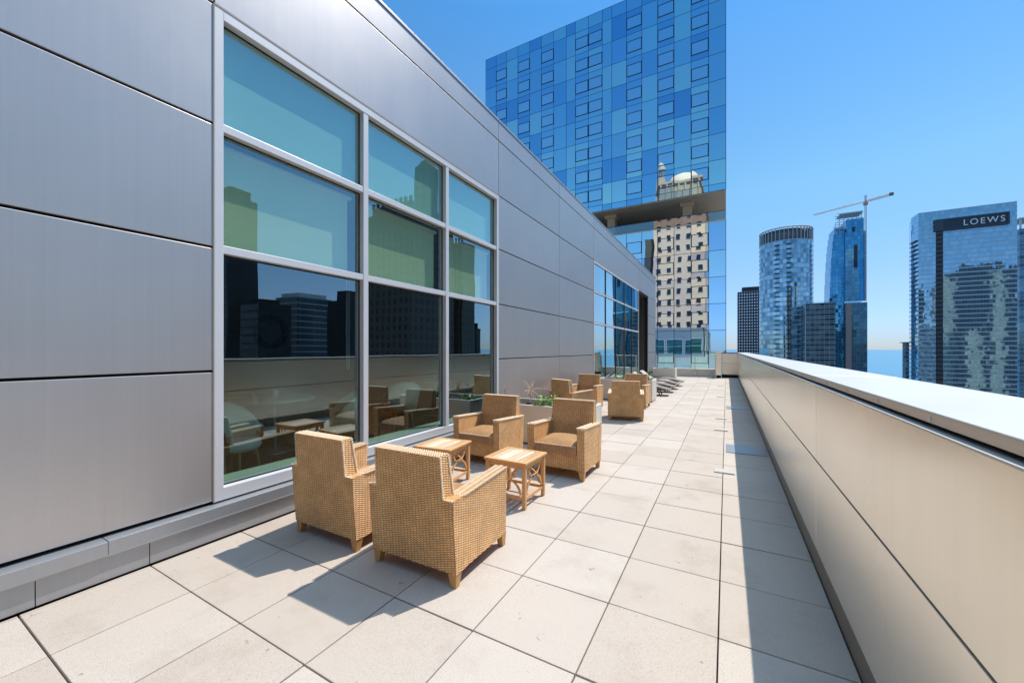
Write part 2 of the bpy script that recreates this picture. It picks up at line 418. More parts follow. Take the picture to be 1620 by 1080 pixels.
# plinth flashing
pf = MB()
for (a, b) in ((-9, -3.1), (-3.1, .973), (.973, 4.4), (4.4, 8.2), (8.2, 12.0), (12.0, 15.8), (15.8, 19.75)):
    dx = .012 if b < 1 else 0
    pf.box(XW-.06, -3.655+dx, a+.002, b-.002, .188, .285)
pf.build('plinth_cap', M['flash'], bld, bevel=.003)
pf = MB()
pf.box(-3.655, -3.649, -9, 19.75, .182, .192)
pf.build('drip_edge', M['flash'], bld)
pf = MB()
for (a, b) in ((-9, -2.2), (-2.2, .66), (.66, 1.20), (1.20, 5.1), (5.1, 9.0), (9.0, 13.2), (13.2, 17), (17, 19.75)):
    pf.box(XW-.06, -3.682, a+.002, b-.002, .012, .187)
pf.build('plinth_base', M['flash'], bld, bevel=.002)

# windows
SH_TOP = simple('spandrel_shade', (.62, .93, .86), .8, 0, 2, .05)
SILL = simple('inner_sill', (.50, .64, .54), .6)
q = N('roller_shade'); q.set(col=(.86, .95, .66), rough=.9, normal=q.bump(q.noise(400, q.mapping(q.obj(), (1, 3, 1)), 2), .2, .001)); SHADE = q.m
def window(y0, y1, mull, z0, z1, trans, glassmat, vmat=None, gx=-.085, depth=.075, fw=.07, shades=True, first=True):
    wd = MB()
    f0, f1 = XW-.12, XW+.004
    edges = [y0]+mull+[y1]
    # outer frame butted end to end
    wd.box(f0, f1, y0, y0+fw, z0, z1); wd.box(f0, f1, y1-fw, y1, z0, z1)
    wd.box(f0, f1, y0+fw, y1-fw, z1-.085, z1); wd.box(f0, f1-.002, y0+fw, y1-fw, z0, z0+.105)
    hw = .036
    wv = MB()
    if vmat: hw = .024
    for m_ in mull: (wv if vmat else wd).box(f0, f1-.004, m_-hw, m_+hw, z0+.105, z1-.085)
    cells = []
    ys = [(y0+fw, mull[0]-hw)]+[(mull[i]+hw, mull[i+1]-hw) for i in range(len(mull)-1)]+[(mull[-1]+hw, y1-fw)]
    zs = [z0+.105]+[t for t in trans]+[z1-.085]
    for (a, b) in ys:
        for t in trans: wd.box(f0, f1-.008, a, b, t-.034, t+.034)
    w_ = wd.build('window', M['frame'], bld, bevel=.003)
    if vmat: wv.build('mullions', vmat, w_, bevel=.003)
    sl_ = MB(); sl_.box(XW-.34, XW-.13, y0+.02, y1-.02, z0+.02, z0+.118); sl_.build('inner_sill', SILL, w_)
    for (a, b) in ys:
        for k in range(len(zs)-1):
            c = zs[k]+(.034 if k else 0); d = zs[k+1]-(.034 if k < len(zs)-2 else 0)
            p = MB(); p.box(XW+gx, XW+gx+.010, a-.004, b+.004, c-.004, d+.004)
            p.build('pane', glassmat, w_)
            gk = MB()
            for (ya, yb, za, zb) in ((a, a+.012, c, d), (b-.012, b, c, d), (a+.012, b-.012, c, c+.012), (a+.012, b-.012, d-.012, d)):
                gk.box(XW+gx+.012, XW+gx+.019, ya, yb, za, zb)
            gk.build('gasket', M['gap'], w_)
    return w_, ys, zs
w1, ys1, zs1 = window(1.64, 6.315, [3.217, 4.77], .30, 4.51, [2.455, 3.50], M['glass'])
for k, (a, b) in enumerate(ys1):
    s = MB(); s.box(XW-.135, XW-.115, a-.02, b+.02, zs1[2]+.03, zs1[3]-.002); s.build('shade_panel', SH_TOP, w1)
    s = MB(); zt = zs1[2]-.12
    s.box(XW-.165, XW-.163, a+.06, b-.10, zs1[1]+.02, zt)
    s.build('roller_blind', SHADE, w1)
    r_ = MB(); r_.tube([(XW-.165, a+.02, zt+.02), (XW-.165, b-.06, zt+.02)], .028, 12); r_.build('blind_roller', M['white'], w1)
cd_ = MB(); cd_.tube([(XW-.13, 3.08, 2.42), (XW-.13, 3.08, 1.38), (XW-.13, 3.065, 1.36), (XW-.13, 3.05, 1.38), (XW-.13, 3.05, 2.42)], .0035, 6)
cd_.build('pull_cord', M['white'], w1)
w2, ys2, zs2 = window(12.34, 19.77, [13.81, 15.28, 16.74, 18.19], .30, 4.51, [2.455, 3.50], M['glass2'], M['dark'], -.032)
for (a, b) in ys2[1:]:
    s = MB(); s.box(XW-.205, XW-.203, a, b, zs2[2]-.6, zs2[3]); s.build('roller_blind', SHADE, w2)
# sand coloured weather strips round the windows
st = MB()
STRIP = simple('sealant', (.42, .33, .24), .7)
for (a, b) in ((1.64, 6.315), (12.34, 19.77)):
    st.box(XW-.01, XW+.007, a-.004, b+.004, 4.508, 4.52)
    st.box(XW-.01, XW+.007, a-.008, a-.002, .30, 4.508)
st.build('sealant_strip', STRIP, bld)['kind'] = 'stuff'
# entrance recess
rc = MB()
rc.box(XW-1.5, XW-.04, 22.383, 22.45, -.02, 4.50); rc.box(XW-1.5, XW-.04, 19.70, 19.765, -.02, 4.50)
rc.box(XW-1.56, XW-1.5, 19.70, 22.45, -.02, 4.5); rc.box(XW-1.5, XW-.04, 19.765, 22.383, 4.46, 4.508)
rc.build('recess_lining', M['dark'], bld, bevel=.003)
dr = MB(); dr.box(XW-1.50, XW-1.46, 20.2, 21.9, .02, 2.5); d_ = dr.build('door', M['glass2'], bld)
dh = MB(); dh.tube([(XW-1.42, 21.0, .8), (XW-1.42, 21.0, 1.6)], .015, 8); dh.build('handle', M['metal'], d_)
# interior of the lounge
inn = MB(); I0, I1 = .2, 11.9
inn.box(-9.3, -9.2, I0, I1, .1, 4.6); inn.box(-9.2, XW-.2, I0-.1, I0, .1, 4.6); inn.box(-9.2, XW-.2, I1, I1+.1, .1, 4.6)
inn.build('interior_wall', simple('interior_paint', (.24, .23, .19), .8, 0, 2, .08), bld)
inn = MB(); inn.box(-9.2, XW-.2, I0, I1, 0, .1); inn.build('interior_floor', simple('carpet', (.10, .085, .07), .95, 0, 20, .3), bld)
inn = MB(); inn.box(-9.2, XW-.2, I0, I1, 4.6, 4.7); inn.build('interior_ceiling', simple('ceiling_paint', (.3, .3, .28), .8), bld)
inn = MB(); inn.box(-9.3, -9.2, 12.1, 19.6, .1, 4.6); inn.box(-9.2, XW-.2, 12.0, 12.1, .1, 4.6); inn.box(-9.2, XW-.2, 19.6, 19.69, .1, 4.6)
inn.build('interior_wall', simple('interior_paint_teal', (.25, .48, .42), .8), bld)
inn = MB(); inn.box(-9.2, XW-.2, 12.1, 19.6, 0, .1); inn.box(-9.2, XW-.2, 12.1, 19.6, 4.6, 4.7); inn.build('interior_floor', simple('carpet_dark', (.06, .06, .055), .95), bld)
# end wall towards the glass tower, with its windows, and the mass of the building below the terrace
ew = MB(); ew.box(-24, XW-.001, 24.86, 24.93, -.2, 5.9); ew.build('end_wall', M['clad'], bld)
for k in range(5):
    x0 = -7.2-k*3.4; wm = MB(); wm.box(x0, x0+2.9, 24.93, 24.98, .6, 3.6)
    wo = wm.build('window', M['glass2'], bld)
    fm = MB()
    for (a, b, c, d) in ((x0-.06, x0, .54, 3.66), (x0+2.9, x0+2.96, .54, 3.66), (x0, x0+2.9, .54, .6), (x0, x0+2.9, 3.6, 3.66), (x0, x0+2.9, 2.2, 2.25)): fm.box(a, b, 24.93, 25.0, c, d)
    fm.build('frame', M['white'], wo)
bm_ = MB(); bm_.box(-24, 1.12, -20, 25.3, GZ, -.05); bm_.build('body', M['planter'], bld)

# ================================================================== PARAPET
XP = .60; CT = 1.41
par = empty('parapet_wall', (0, 0, 0), 0, 'long champagne metal parapet with broad pale coping along the right edge of the terrace', 'parapet')
pp = MB(); joints = [-9]+[3.47-3.45*k for k in (3, 2, 1)]+[3.47+3.45*k for k in range(0, 7)]+[25.0]
joints = [j for j in joints if j <= 25.0]
for a, b in zip(joints[:-1], joints[1:]):
    pp.box(XP, XP+.035, a+.0025, b-.0025, .172, .795); pp.box(XP, XP+.035, a+.0025, b-.0025, .807, 1.352)
pp.build('panel', M['champ'], par, bevel=.0015)
pc = MB(); pc.box(XP+.037, XP+.40, -9, 25.0, -.2, 1.33); pc.build('core', M['gap'], par)
pb = MB(); pb.box(XP+.012, XP+.034, -9, 25.0, -.04, .168); pb.build('base_flashing', simple('base_flashing_metal', (.25, .21, .17), .45, .6, 4, .15), par)
lip = MB(); lip.box(XP-.048, XP+.036, -9, 25.0, 1.353, 1.360); lip.build('panel_ledge', M['cope'], par, bevel=.001)
cp = MB()
for a, b in zip(joints[:-1], joints[1:]): cp.box(.572, 1.03, a+.001, b-.001, 1.404, CT+(.0))
cp.build('coping', M['cope'], par, bevel=.003)
ci = MB(); ci.box(.575, .583, -9, 25.0, 1.374, 1.4035); ci.box(1.02, 1.028, -9, 25.0, 1.30, 1.4035); ci.build('coping_lip', M['copein'], par)
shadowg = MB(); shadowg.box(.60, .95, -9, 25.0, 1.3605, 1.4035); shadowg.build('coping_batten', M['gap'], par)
ob = MB(); ob.box(1.0, 1.018, -9, 25.0, -6, 1.38); ob.build('outer_face', M['clad'], par)
sm = MB(); sm.lathe([(.0001, 0), (.0001, 0)], n=3)
sc0 = None
for k in range(14):
    y = 1.62+.46*k
    if sc0 is None:
        m = MB(); n = 10
        pts = [(-.003, math.cos(2*math.pi*i/n)*.006, math.sin(2*math.pi*i/n)*.006) for i in range(n)]
        m.prism(pts, (.003, 0, 0)); sc0 = m.build('screw', M['metal'], par); o = sc0
    else:
        o = sc0.copy(); COL.objects.link(o); o.parent = par
    o.location = (.575, y, 1.388)
# short return and pillar at the far end
ret = empty('parapet_return', (0, 0, 0), 0, 'short panelled parapet return closing the terrace corner beside the pillar', 'parapet')
m = MB(); m.box(-.2, XP-.002, 24.96, 25.0, .17, .80); m.box(-.2, XP-.002, 24.96, 25.0, .81, 1.36); m.build('panel', M['champ'], ret, bevel=.002)
m = MB(); m.box(-.2, .57, 24.93, 25.3, 1.404, CT); m.build('coping', M['cope'], ret, bevel=.003)
m = MB(); m.box(-.2, XP-.002, 24.985, 25.2, -.04, 1.40); m.build('core', M['gap'], ret)
m = MB(); m.box(-.47, -.21, 24.25, 24.9, .16, 1.40); m.box(-.485, -.195, 24.235, 24.915, 1.40, 1.44)
pl = m.build('end_pillar', M['champ'], bevel=.006); tag(pl, 'pale square metal clad pillar at the end of the glass railing', 'pillar')
m = MB(); m.box(-.45, -.23, 24.28, 24.88, -.02, .158); m.build('base', M['gap'], pl)
# low wall and glass railing
m = MB(); m.box(XW+.0, -.49, 24.90, 25.2, -.04, .42); m.box(XW, -.49, 24.88, 25.22, .42, .46)
tag(m.build('low_wall', M['planter'], bevel=.006), 'low pale kerb wall under the glass railing at the far end', 'wall')
rl = empty('glass_railing', (0, 24.85, 0), 0, 'clear glass railing with slim metal top rail at the far end of the terrace', 'railing')
xs = [-3.7, -2.63, -1.56, -.50]
for k, x in enumerate(xs):
    m = MB(); m.box(x-.025, x+.025, -.02, .02, .12, 1.19); m.box(x-.04, x+.04, -.03, .03, .10, .32); m.build('post', M['metal'], rl, bevel=.003)
m = MB(); m.box(-3.73, -.49, -.03, .03, 1.19, 1.23); m.build('top_rail', M['metal'], rl, bevel=.004)
for a, b in zip(xs[:-1], xs[1:]):
    m = MB(); m.box(a+.04, b-.04, -.006, .006, .50, 1.17); m.build('glass_panel', M['rail_glass'], rl)

# ================================================================== CITY
def mirror_pt(u, fw):
    a = (u-810)/FPX
    x = CX+fw*(-math.sin(YAW)+a*math.cos(YAW)); y = fw*(math.cos(YAW)+a*math.sin(YAW)); return 2*XW-x, y
def view_pt(u, fw):
    a = (u-810)/FPX
    return CX+fw*(-math.sin(YAW)+a*math.cos(YAW)), fw*(math.cos(YAW)+a*math.sin(YAW))
def wpx(u0, u1, fw): return (u1-u0)*fw/FPX/(math.cos(YAW)+((u0+u1)/2-810)/FPX*math.sin(YAW))
def zpx(v, fw): return EYE+(552.3-v)/FPX*fw

# ---- the blue glass tower beyond the terrace
gt = empty('glass_tower', (0, 55, 0), 0, 'huge blue mirrored glass tower behind the terrace with an open floor gap', 'tower')
YT = 55.0
cx_ = [-35.53, -33.45, -31.43, -29.36, -27.22, -25.21, -23.13, -21.09, -19.65, -17.66, -15.59, -14.22, -12.16, -10.1, -8.06, -6.0, -3.97, -1.93, -.02]
zf = [21.5, 22.35, 25.35, 28.66, 32.0, 35.35, 38.7, 42.0, 45.3, 48.6, 50.35]
zl = [-75, -1, 3.98, 7.33, 10.68, 14.0, 17.7]
wincols = [1, 3, 5, 8, 9, 12, 14, 16]
blues = [(0, (.34, .56, .86)), (.3, (.44, .70, .98)), (.55, (.52, .80, 1)), (.8, (.66, .93, 1)), (1, (.36, .60, .90))]
cyan = [(0, (.24, .56, .88)), (.3, (.36, .74, 1)), (.55, (.46, .84, 1)), (.8, (.62, .98, 1)), (1, (.28, .63, .95))]
M['tpane_up'] = mat_pane_island('tower_glass_upper', cyan, .01, 1.0, .003, .009, .3)  # same glass as the lower floors; cyan put in to colour its mirrored sky
M['tpane'] = mat_pane_island('tower_glass', blues, .01, 1.0, .003, .009, .3)
M['tmull'] = simple('tower_mullion', (.02, .035, .06), .4, .3)
M['twin'] = mat_pane_island('tower_window_glass', [(0, (.36, .62, .95)), (.5, (.50, .80, 1)), (1, (.64, .94, 1))], .01, 1.0, .004, .009, .4)
pn = MB(); mu = MB()
rnd = random.Random(3)
for zz in (zf, zl):
    for i in range(len(cx_)-1):
        for k in range(len(zz)-1):
            g = .03
            # a spandrel strip at each slab and the vision pane above it
            z0, z1 = zz[k], zz[k+1]
            if z1-z0 > 2.5 and z1-z0 < 6:
                pn.box(cx_[i]+g, cx_[i+1]-g, 0, .05, z0+g, z1-g)
            else: pn.box(cx_[i]+g, cx_[i+1]-g, 0, .05, z0+g, z1-g)
    pn.build('curtain_wall', M['tpane_up'] if zz is zf else M['tpane'], gt); pn = MB()
for x in cx_:
    mu.box(x-.03, x+.03, .02, .08, 21.5, 50.4); mu.box(x-.03, x+.03, .02, .08, GZ, 17.7)
for z in zf: mu.box(cx_[0], cx_[-1], .015, .07, z-.05, z+.05)
for z in zl[1:]: mu.box(cx_[0], cx_[-1], .015, .07, z-.06, z+.06)
mu.build('mullions', M['tmull'], gt)
for i in wincols:
    x0, x1 = cx_[i]+.02, cx_[i+1]-.02
    fr = MB(); pa = MB(); hh = 1.62; t_ = .085
    fr.box(x0, x0+t_, -.05, 0, 0, hh); fr.box(x1-t_, x1, -.05, 0, 0, hh); fr.box(x0+t_, x1-t_, -.05, 0, 0, t_); fr.box(x0+t_, x1-t_, -.05, 0, hh-t_, hh)
    pa.box(x0+t_, x1-t_, -.03, -.005, t_, hh-t_)
    first = None
    for zz in (zf[1:10], zl[1:]):
        for k in range(len(zz)-1):
            z0 = zz[k]+.75
            if zz is not zf and z0+hh < 0 and False: continue
            if first is None:
                first = fr.build('window', M['tmull'], gt, loc=(0, 0, z0)); fp = pa.build('pane', M['twin'], first)
            else:
                o = first.copy(); COL.objects.link(o); o.location = (0, 0, z0); o.parent = gt
                p_ = fp.copy(); COL.objects.link(p_); p_.parent = o
tb = MB(); tb.box(cx_[0]-.02, -.04, .06, 24, 21.7, 50.2); tb.build('upper_block', mat_curtain('tower_side_glass', 2.05, 3.32, (.05, .25, .5), (.1, .4, .7), (.03, .05, .08), .03, .02), gt)
tb = MB(); tb.box(cx_[0]-.02, -.04, .06, 24, GZ, 17.6); tb.build('lower_block', M['tmull'], gt)
sf = MB(); sf.box(cx_[0], -.02, -.05, 24, 21.35, 21.46); sf.build('soffit', simple('soffit_panel', (.42, .36, .30), .6, 0, .5, .1), gt)
tf = MB(); tf.box(cx_[0], -.02, -.03, 24, 17.62, 17.75); tf.build('terrace_slab', M['planter'], gt)
tc = MB(); tc.box(cx_[0], -3, 14, 14.2, 17.75, 21.35); tc.build('terrace_back_wall', M['dark'], gt)
for x in (-4.6, -14.9, -25.2):
    m = MB(); m.box(x-.55, x+.55, 2.2, 3.3, 17.75, 20.9); m.box(x-.85, x+.85, 1.9, 3.6, 20.9, 21.35); m.build('column', simple('stone_column', (.55, .45, .33), .8), gt)
m = MB(); m.box(cx_[0], -.02, -.04, -.01, 17.8, 18.85); m.build('balustrade', mat_glass('balustrade_glass', (.45, .55, .62), .3, 1.4), gt)
m = MB(); m.box(cx_[0], -.02, -.07, .0, 18.86, 18.92); m.build('handrail', M['tmull'], gt)
m = MB(); m.box(-.6, -.1, 6, 6.5, 50, 51); m.box(-36.6, -35.6, 3, 9, GZ, 47.5); m.build('service_shaft', simple('teal_metal', (.10, .28, .32), .4, .6), gt)

# ---- masonry helper for the buildings that stand behind the camera and across the street
def windows_grid(parent, origin, ux, nx, nz, sx, sz, w_, h_, mat, frame):
    """individual sash windows on one facade; ux = unit vector along the facade, outward normal = (ux.y,-ux.x)"""
    ux = Vector(ux); nrm = Vector((ux.y, -ux.x, 0))
    first = None
    for i in range(nx):
        for k in range(nz):
            p = Vector(origin)+ux*(sx*i)+Vector((0, 0, sz*k))
            if first is None:
                m = MB(); a = ux*(w_/2); b = Vector((0, 0, h_)); n = nrm*.12
                m.prism([-a, a, a+b, -a+b], n); first = m.build('window', frame, parent)
                m2 = MB(); a2 = ux*(w_/2-.12); b2 = Vector((0, 0, h_-.24)); z = Vector((0, 0, .12))+nrm*.12
                m2.prism([z-a2, z+a2, z+a2+b2, z-a2+b2], nrm*.03); fp = m2.build('pane', mat, first); o = first
            else:
                o = first.copy(); COL.objects.link(o); o.parent = parent; c = fp.copy(); COL.objects.link(c); c.parent = o
            o.location = p

M['lime'] = simple('limestone', (.95, .51, .34), .85, 0, .15, .18)
M['limed'] = simple('limestone_trim', (.66, .39, .26), .85, 0, .3, .15)
M['wglass'] = simple('dark_window_glass', (.03, .04, .05), .08, .3)
# stone tower with a dome (seen mirrored in the glass tower)
st_ = empty('stone_tower', (-19.5, -60, GZ), 0, 'beige stone tower with arched dome and corner lantern, mirrored in the glass tower', 'tower')
PY = 170.0
def sz_(v): return EYE+(552.3-v)/FPX*PY*.925
def sx_(u):
    a = (u-810)/FPX; return CX+PY*(-math.sin(YAW)+a*math.cos(YAW))/(math.cos(YAW)+a*math.sin(YAW))
xl, xr = sx_(1034), sx_(1116); xc = (xl+xr)/2; OX, OY = -19.5, -60
tz = sz_(330)-GZ
m = MB(); m.box(xl-OX, xr-OX, -26, 0, 0, tz); m.box(xl-OX-.5, xr-OX+.5, -26.5, .5, tz, tz+1.2)
m.build('wall', M['lime'], st_)
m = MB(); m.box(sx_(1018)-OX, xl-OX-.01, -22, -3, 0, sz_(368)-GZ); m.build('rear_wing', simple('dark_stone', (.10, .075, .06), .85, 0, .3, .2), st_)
wdt = (xr-xl)
m = MB(); m.box(xl-OX+2.2, xr-OX-2.2, -22, -1.5, tz+1.2, sz_(288)-GZ); 
m.box(xl-OX+1.6, xr-OX-1.6, -22.5, -.9, sz_(288)-GZ, sz_(284)-GZ)
for k in range(7): m.box(xl-OX+2.4+k*(wdt-5.4)/6, xl-OX+3.0+k*(wdt-5.4)/6, -1.5, -1.0, tz+1.2, sz_(288)-GZ)
m.build('drum', M['limed'], st_)
m = MB(); dr_ = wdt/2-3.2; z0 = sz_(284)-GZ; z1 = sz_(262)-GZ
m.lathe([(dr_*math.cos(a), z0+(z1-z0)*math.sin(a)*1.15) for a in [i*math.pi/2/10 for i in range(10)]]+[(.05, z0+(z1-z0)*1.15)], xc-OX+.8, -11, 28)
m.build('dome', simple('dome_stone', (.95, .50, .34), .7, 0, .2, .1), st_)
m = MB(); cxn = sx_(1043)-OX
m.box(cxn-1.6, cxn+1.6, -6, -2.8, tz, sz_(272)-GZ)
for a in range(8):
    q_ = a*math.pi/4; m.tube([(cxn+1.2*math.cos(q_), -4.4+1.2*math.sin(q_), sz_(272)-GZ), (cxn+1.2*math.cos(q_), -4.4+1.2*math.sin(q_), sz_(256)-GZ)], .16, 6)
m.lathe([(1.6, sz_(256)-GZ), (1.5, sz_(253)-GZ), (.9, sz_(249)-GZ), (.1, sz_(245)-GZ)], cxn, -4.4, 12)
m.build('lantern', M['limed'], st_)
nz_ = 14; stp = 4.4
windows_grid(st_, (xl-OX+2.4, 0, tz-4.6-stp*(nz_-1)), (-1, 0, 0), 1, 1, 4, stp, 1.4, 2.0, M['wglass'], M['limed'])
windows_grid(st_, (xr-OX-2.2, 0.0, tz-4.2-stp*(nz_-1)), (-1, 0, 0), 5, nz_, (wdt-4.4)/4, stp, 1.7, 2.3, M['wglass'], M['lime'])

# dark facade material for offices seen mirrored in the lounge windows
def dark_office(name, lab, u0, u1, vtop, fw, mat, parts=None, cat='building', grp='towers mirrored in the lounge windows'):
    um = (u0+u1)/2; x, y = mirror_pt(um, fw); span = abs(u1-u0)/FPX*fw*1.02
    a = (um-810)/FPX; s_ = span*math.sqrt(1+a*a)
    th = math.atan2(x-2*XW, y); wd = span/(1+a*a)**.0/(abs(math.cos(th))+abs(math.sin(th)))*(1+abs(a)*.25)
    e = empty(name, (x, y, GZ), 0, lab, cat, grp); h = zpx(vtop, fw)-GZ
    m = MB(); m.box(-wd/2, wd/2, -wd/2, wd/2, 0, h); m.build('wall', mat, e)
    return e, wd, h
OD = mat_curtain('office_dark', 1.6, 3.6, (.02, .03, .05), (.05, .08, .12), (.035, .035, .04), .25, .3, .2, .3, .01, .01)
OS = mat_curtain('office_stone', 3.2, 3.6, (.02, .025, .03), (.05, .06, .07), (.16, .14, .11), .5, .35, .3, .1, .01, .01)
OW = mat_curtain('office_striped', 9.0, 3.4, (.03, .06, .09), (.06, .1, .14), (.5, .52, .54), .02, .22, .25, .2, .01, .01)
e, wd, h = dark_office('office_tower', 'tall dark tower mirrored at the left edge of the nearest window', 348, 397, 318, 200, OD)
m = MB(); m.box(-wd*.35, wd*.35, -wd*.35, wd*.35, h, h+5); m.build('penthouse', M['gap'], e)
e, wd, h = dark_office('office_block', 'low dark block mirrored beside the tall dark tower in the window', 392, 450, 484, 190, OD)
m = MB(); m.box(-wd*.2, wd*.3, -wd*.3, wd*.3, h, h+2.5); m.build('plant_room', M['gap'], e)
e, wd, h = dark_office('striped_office', 'office block with pale floor bands mirrored in the middle of the nearest pane', 447, 515, 474, 230, OW)
m = MB(); m.box(-wd*.4, wd*.4, -wd*.4, wd*.4, h, h+2.4); m.build('roof_screen', M['white'], e)
e, wd, h = dark_office('stepped_office', 'dark stepped office mirrored at the right of the nearest pane', 526, 580, 478, 210, OD)
m = MB(); m.box(-wd*.5+3, wd*.3, -wd*.3, wd*.5-2, h, h+5.5); m.build('setback', OD, e)
# art deco tower with mast
e, wd, h = dark_office('setback_tower', 'dark setback tower with crenellated crown and mast mirrored in the second window column', 588, 712, 352, 170, OS)
m = MB(); m.box(-wd*.42, wd*.42, -wd*.42, wd*.42, h, h+4)
for k in range(9): m.box(-wd*.42+k*wd*.1, -wd*.42+k*wd*.1+wd*.05, -wd*.42, -wd*.40, h+4, h+6)
m.build('setback', OS, e)
m = MB(); m.box(-wd*.36, -wd*.08, wd*.0, wd*.28, h+4, h+24); m.taper(-wd*.22, wd*.14, h+24, h+27, 3.2, 1.6); m.build('belfry', OS, e)
m = MB(); m.tube([(-wd*.22, wd*.14, h+27), (-wd*.22, wd*.14, h+46)], [.5, .12], 8); m.build('mast', M['blackm'], e)
e, wd, h = dark_office('ribbed_tower', 'ribbed dark tower mirrored in the third window column', 709, 750, 388, 190, OS)
m = MB()
for k in range(6): m.box(-wd*.5+k*wd*.18, -wd*.5+k*wd*.18+wd*.06, -wd*.5-.6, -wd*.5-.002, 0, h+2)
m.build('ribs', OS, e)
e, wd, h = dark_office('small_office', 'small dark block mirrored low beside the ribbed tower', 746, 760, 520, 220, OD)
m = MB(); m.box(-wd*.2, wd*.2, -wd*.2, wd*.2, h, h+3); m.build('plant_room', M['gap'], e)
# blocks behind the camera (seen mirrored in the skyline glass)
for (nm, lab, x, y, wx, wy, top, mt) in (
        ('brick_office', 'pale stone office block behind the camera mirrored in the sign tower', 290, -40, 18, 18, 108, mat_curtain('pale_stone_grid', 3.4, 3.7, (.04, .05, .06), (.1, .11, .12), (.55, .46, .34), .5, .5, .3, .1, .01, .01)),
        ('dark_slab', 'broad dark slab behind the camera mirrored in the sign tower', 342, -70, 74, 24, 122, OD),
        ('stone_office', 'cream setback office behind the camera mirrored in the round tower', 20, -120, 30, 30, 60, mat_curtain('cream_stone_grid', 3.0, 3.6, (.05, .05, .06), (.1, .1, .1), (.58, .5, .38), .45, .45, .3, .1, .01, .01)),
        ('low_office', 'low cream block behind the camera mirrored low in the sign tower', 268, 100, 12, 12, 20, mat_curtain('low_cream_grid', 3.0, 3.6, (.05, .05, .06), (.1, .1, .1), (.55, .47, .35), .5, .5, .3, .1, .01, .01)),
        ('dark_office', 'wide dark office behind the camera mirrored in the round tower', 78, -150, 62, 30, 104, OD),
        ('glass_office', 'dark glass office behind the camera mirrored in the low glass block', 134, -112, 46, 26, 84, OS),
        ('tall_office', 'tall dark office behind the camera mirrored in the stepped tower', 196, -130, 50, 26, 108, OD),
        ('slender_office', 'slender pale tower behind the camera mirrored in the sign tower', 322, 20, 11, 11, 104, mat_curtain('pale_grid', 2.8, 3.6, (.05, .05, .06), (.1, .1, .1), (.55, .47, .35), .5, .5, .3, .1, .01, .01))):
    e = empty(nm, (x, y, GZ), 0, lab, 'building', 'buildings behind the camera')
    m = MB(); m.box(-wx/2, wx/2, -wy/2, wy/2, 0, top-GZ); m.build('wall', mt, e)
    m = MB(); m.box(-wx*.3, wx*.3, -wy*.3, wy*.3, top-GZ, top-GZ+7); m.build('plant_room', mt, e)

# ---- skyline towers
# black slab tower
fwb = 450.0; x0, y0 = view_pt(1167, fwb); x1, _ = view_pt(1212, fwb)
bt = empty('black_tower', (x0, y0, GZ), 0, 'black slab tower with a grid of tiny pale windows, leftmost of the skyline', 'tower')
q = N('black_tower_grid'); uv = q.uv(); sx = q.n('ShaderNodeSeparateXYZ'); q.l(uv, sx.inputs[0])
u = q.math('FRACT', q.math('DIVIDE', sx.outputs[0], 2.5)); v = q.math('FRACT', q.math('DIVIDE', sx.outputs[1], 3.35))
mk = q.math('MULTIPLY', q.math('GREATER_THAN', u, .5), q.math('GREATER_THAN', v, .52))
q.set(col=q.mix(mk, (.02, .025, .045), (.80, .86, .92)), rough=.3, metal=q.math('MULTIPLY', mk, .6)); BG = q.m
h = zpx(462, fwb)-GZ; wB = wpx(1167, 1212, fwb)
m = MB(); m.box(0, wB+14, 0, 24, 0, h); m.build('wall', BG, bt)
m = MB(); m.box(4.5, wB+10, 3, 20, h, h+5.5); m.build('roof_screen', simple('black_roof', (.03, .035, .05), .5), bt)

# round tower
fwr = 300.0; xr_, yr_ = view_pt(1242.5, fwr); rr_ = 37.4/FPX*fwr*.93; hr = zpx(368, fwr)-GZ; hc = zpx(388, fwr)-GZ
rt = empty('round_tower', (xr_, yr_, GZ), 0, 'cylindrical glass tower with a ribbed drum crown, in the middle of the skyline', 'tower')
def cyl_uv(prof, nm, mat, parent, n=64, a0=0, a1=2*math.pi):
    me = bpy.data.meshes.new(nm); vs = []; fs = []
    for (r, z) in prof:
        for k in range(n+1):
            q_ = a0+(a1-a0)*k/n; vs.append((r*math.cos(q_), r*math.sin(q_), z))
    for i in range(len(prof)-1):
        for k in range(n): fs.append((i*(n+1)+k, i*(n+1)+k+1, (i+1)*(n+1)+k+1, (i+1)*(n+1)+k))
    me.from_pydata(vs, [], fs); me.materials.append(mat); uv = me.uv_layers.new(name='UVMap')
    for p in me.polygons:
        p.use_smooth = True
        for li in p.loop_indices:
            vi = me.loops[li].vertex_index; k = vi % (n+1); z = vs[vi][2]
            uv.data[li].uv = ((a0+(a1-a0)*k/n)*prof[0][0], z)
    o = bpy.data.objects.new(nm, me); COL.objects.link(o); o.parent = parent; return o
RG = mat_curtain('round_tower_glass', 2.2, 3.5, (.10, .26, .40), (.44, .68, .82), (.26, .34, .40), .05, .10, .05, .85, .012, .10, .035)
cyl_uv([(rr_, 0), (rr_, hc)], 'curtain_wall', RG, rt)
sl = MB()
zk = hc
while zk > 20: sl.lathe([(rr_-.1, zk), (rr_+.22, zk), (rr_+.22, zk+.45), (rr_-.1, zk+.45)], n=48); zk -= 3.5
sl.build('slab_edges', simple('slab_edge_paint', (.55, .60, .62), .5), rt)
cr = MB(); cr.lathe([(rr_-.6, hc), (rr_-.6, hr-1), (0.1, hr-1)], n=48); cr.build('crown_drum', simple('crown_metal', (.10, .12, .14), .5, .3), rt)
cr = MB()
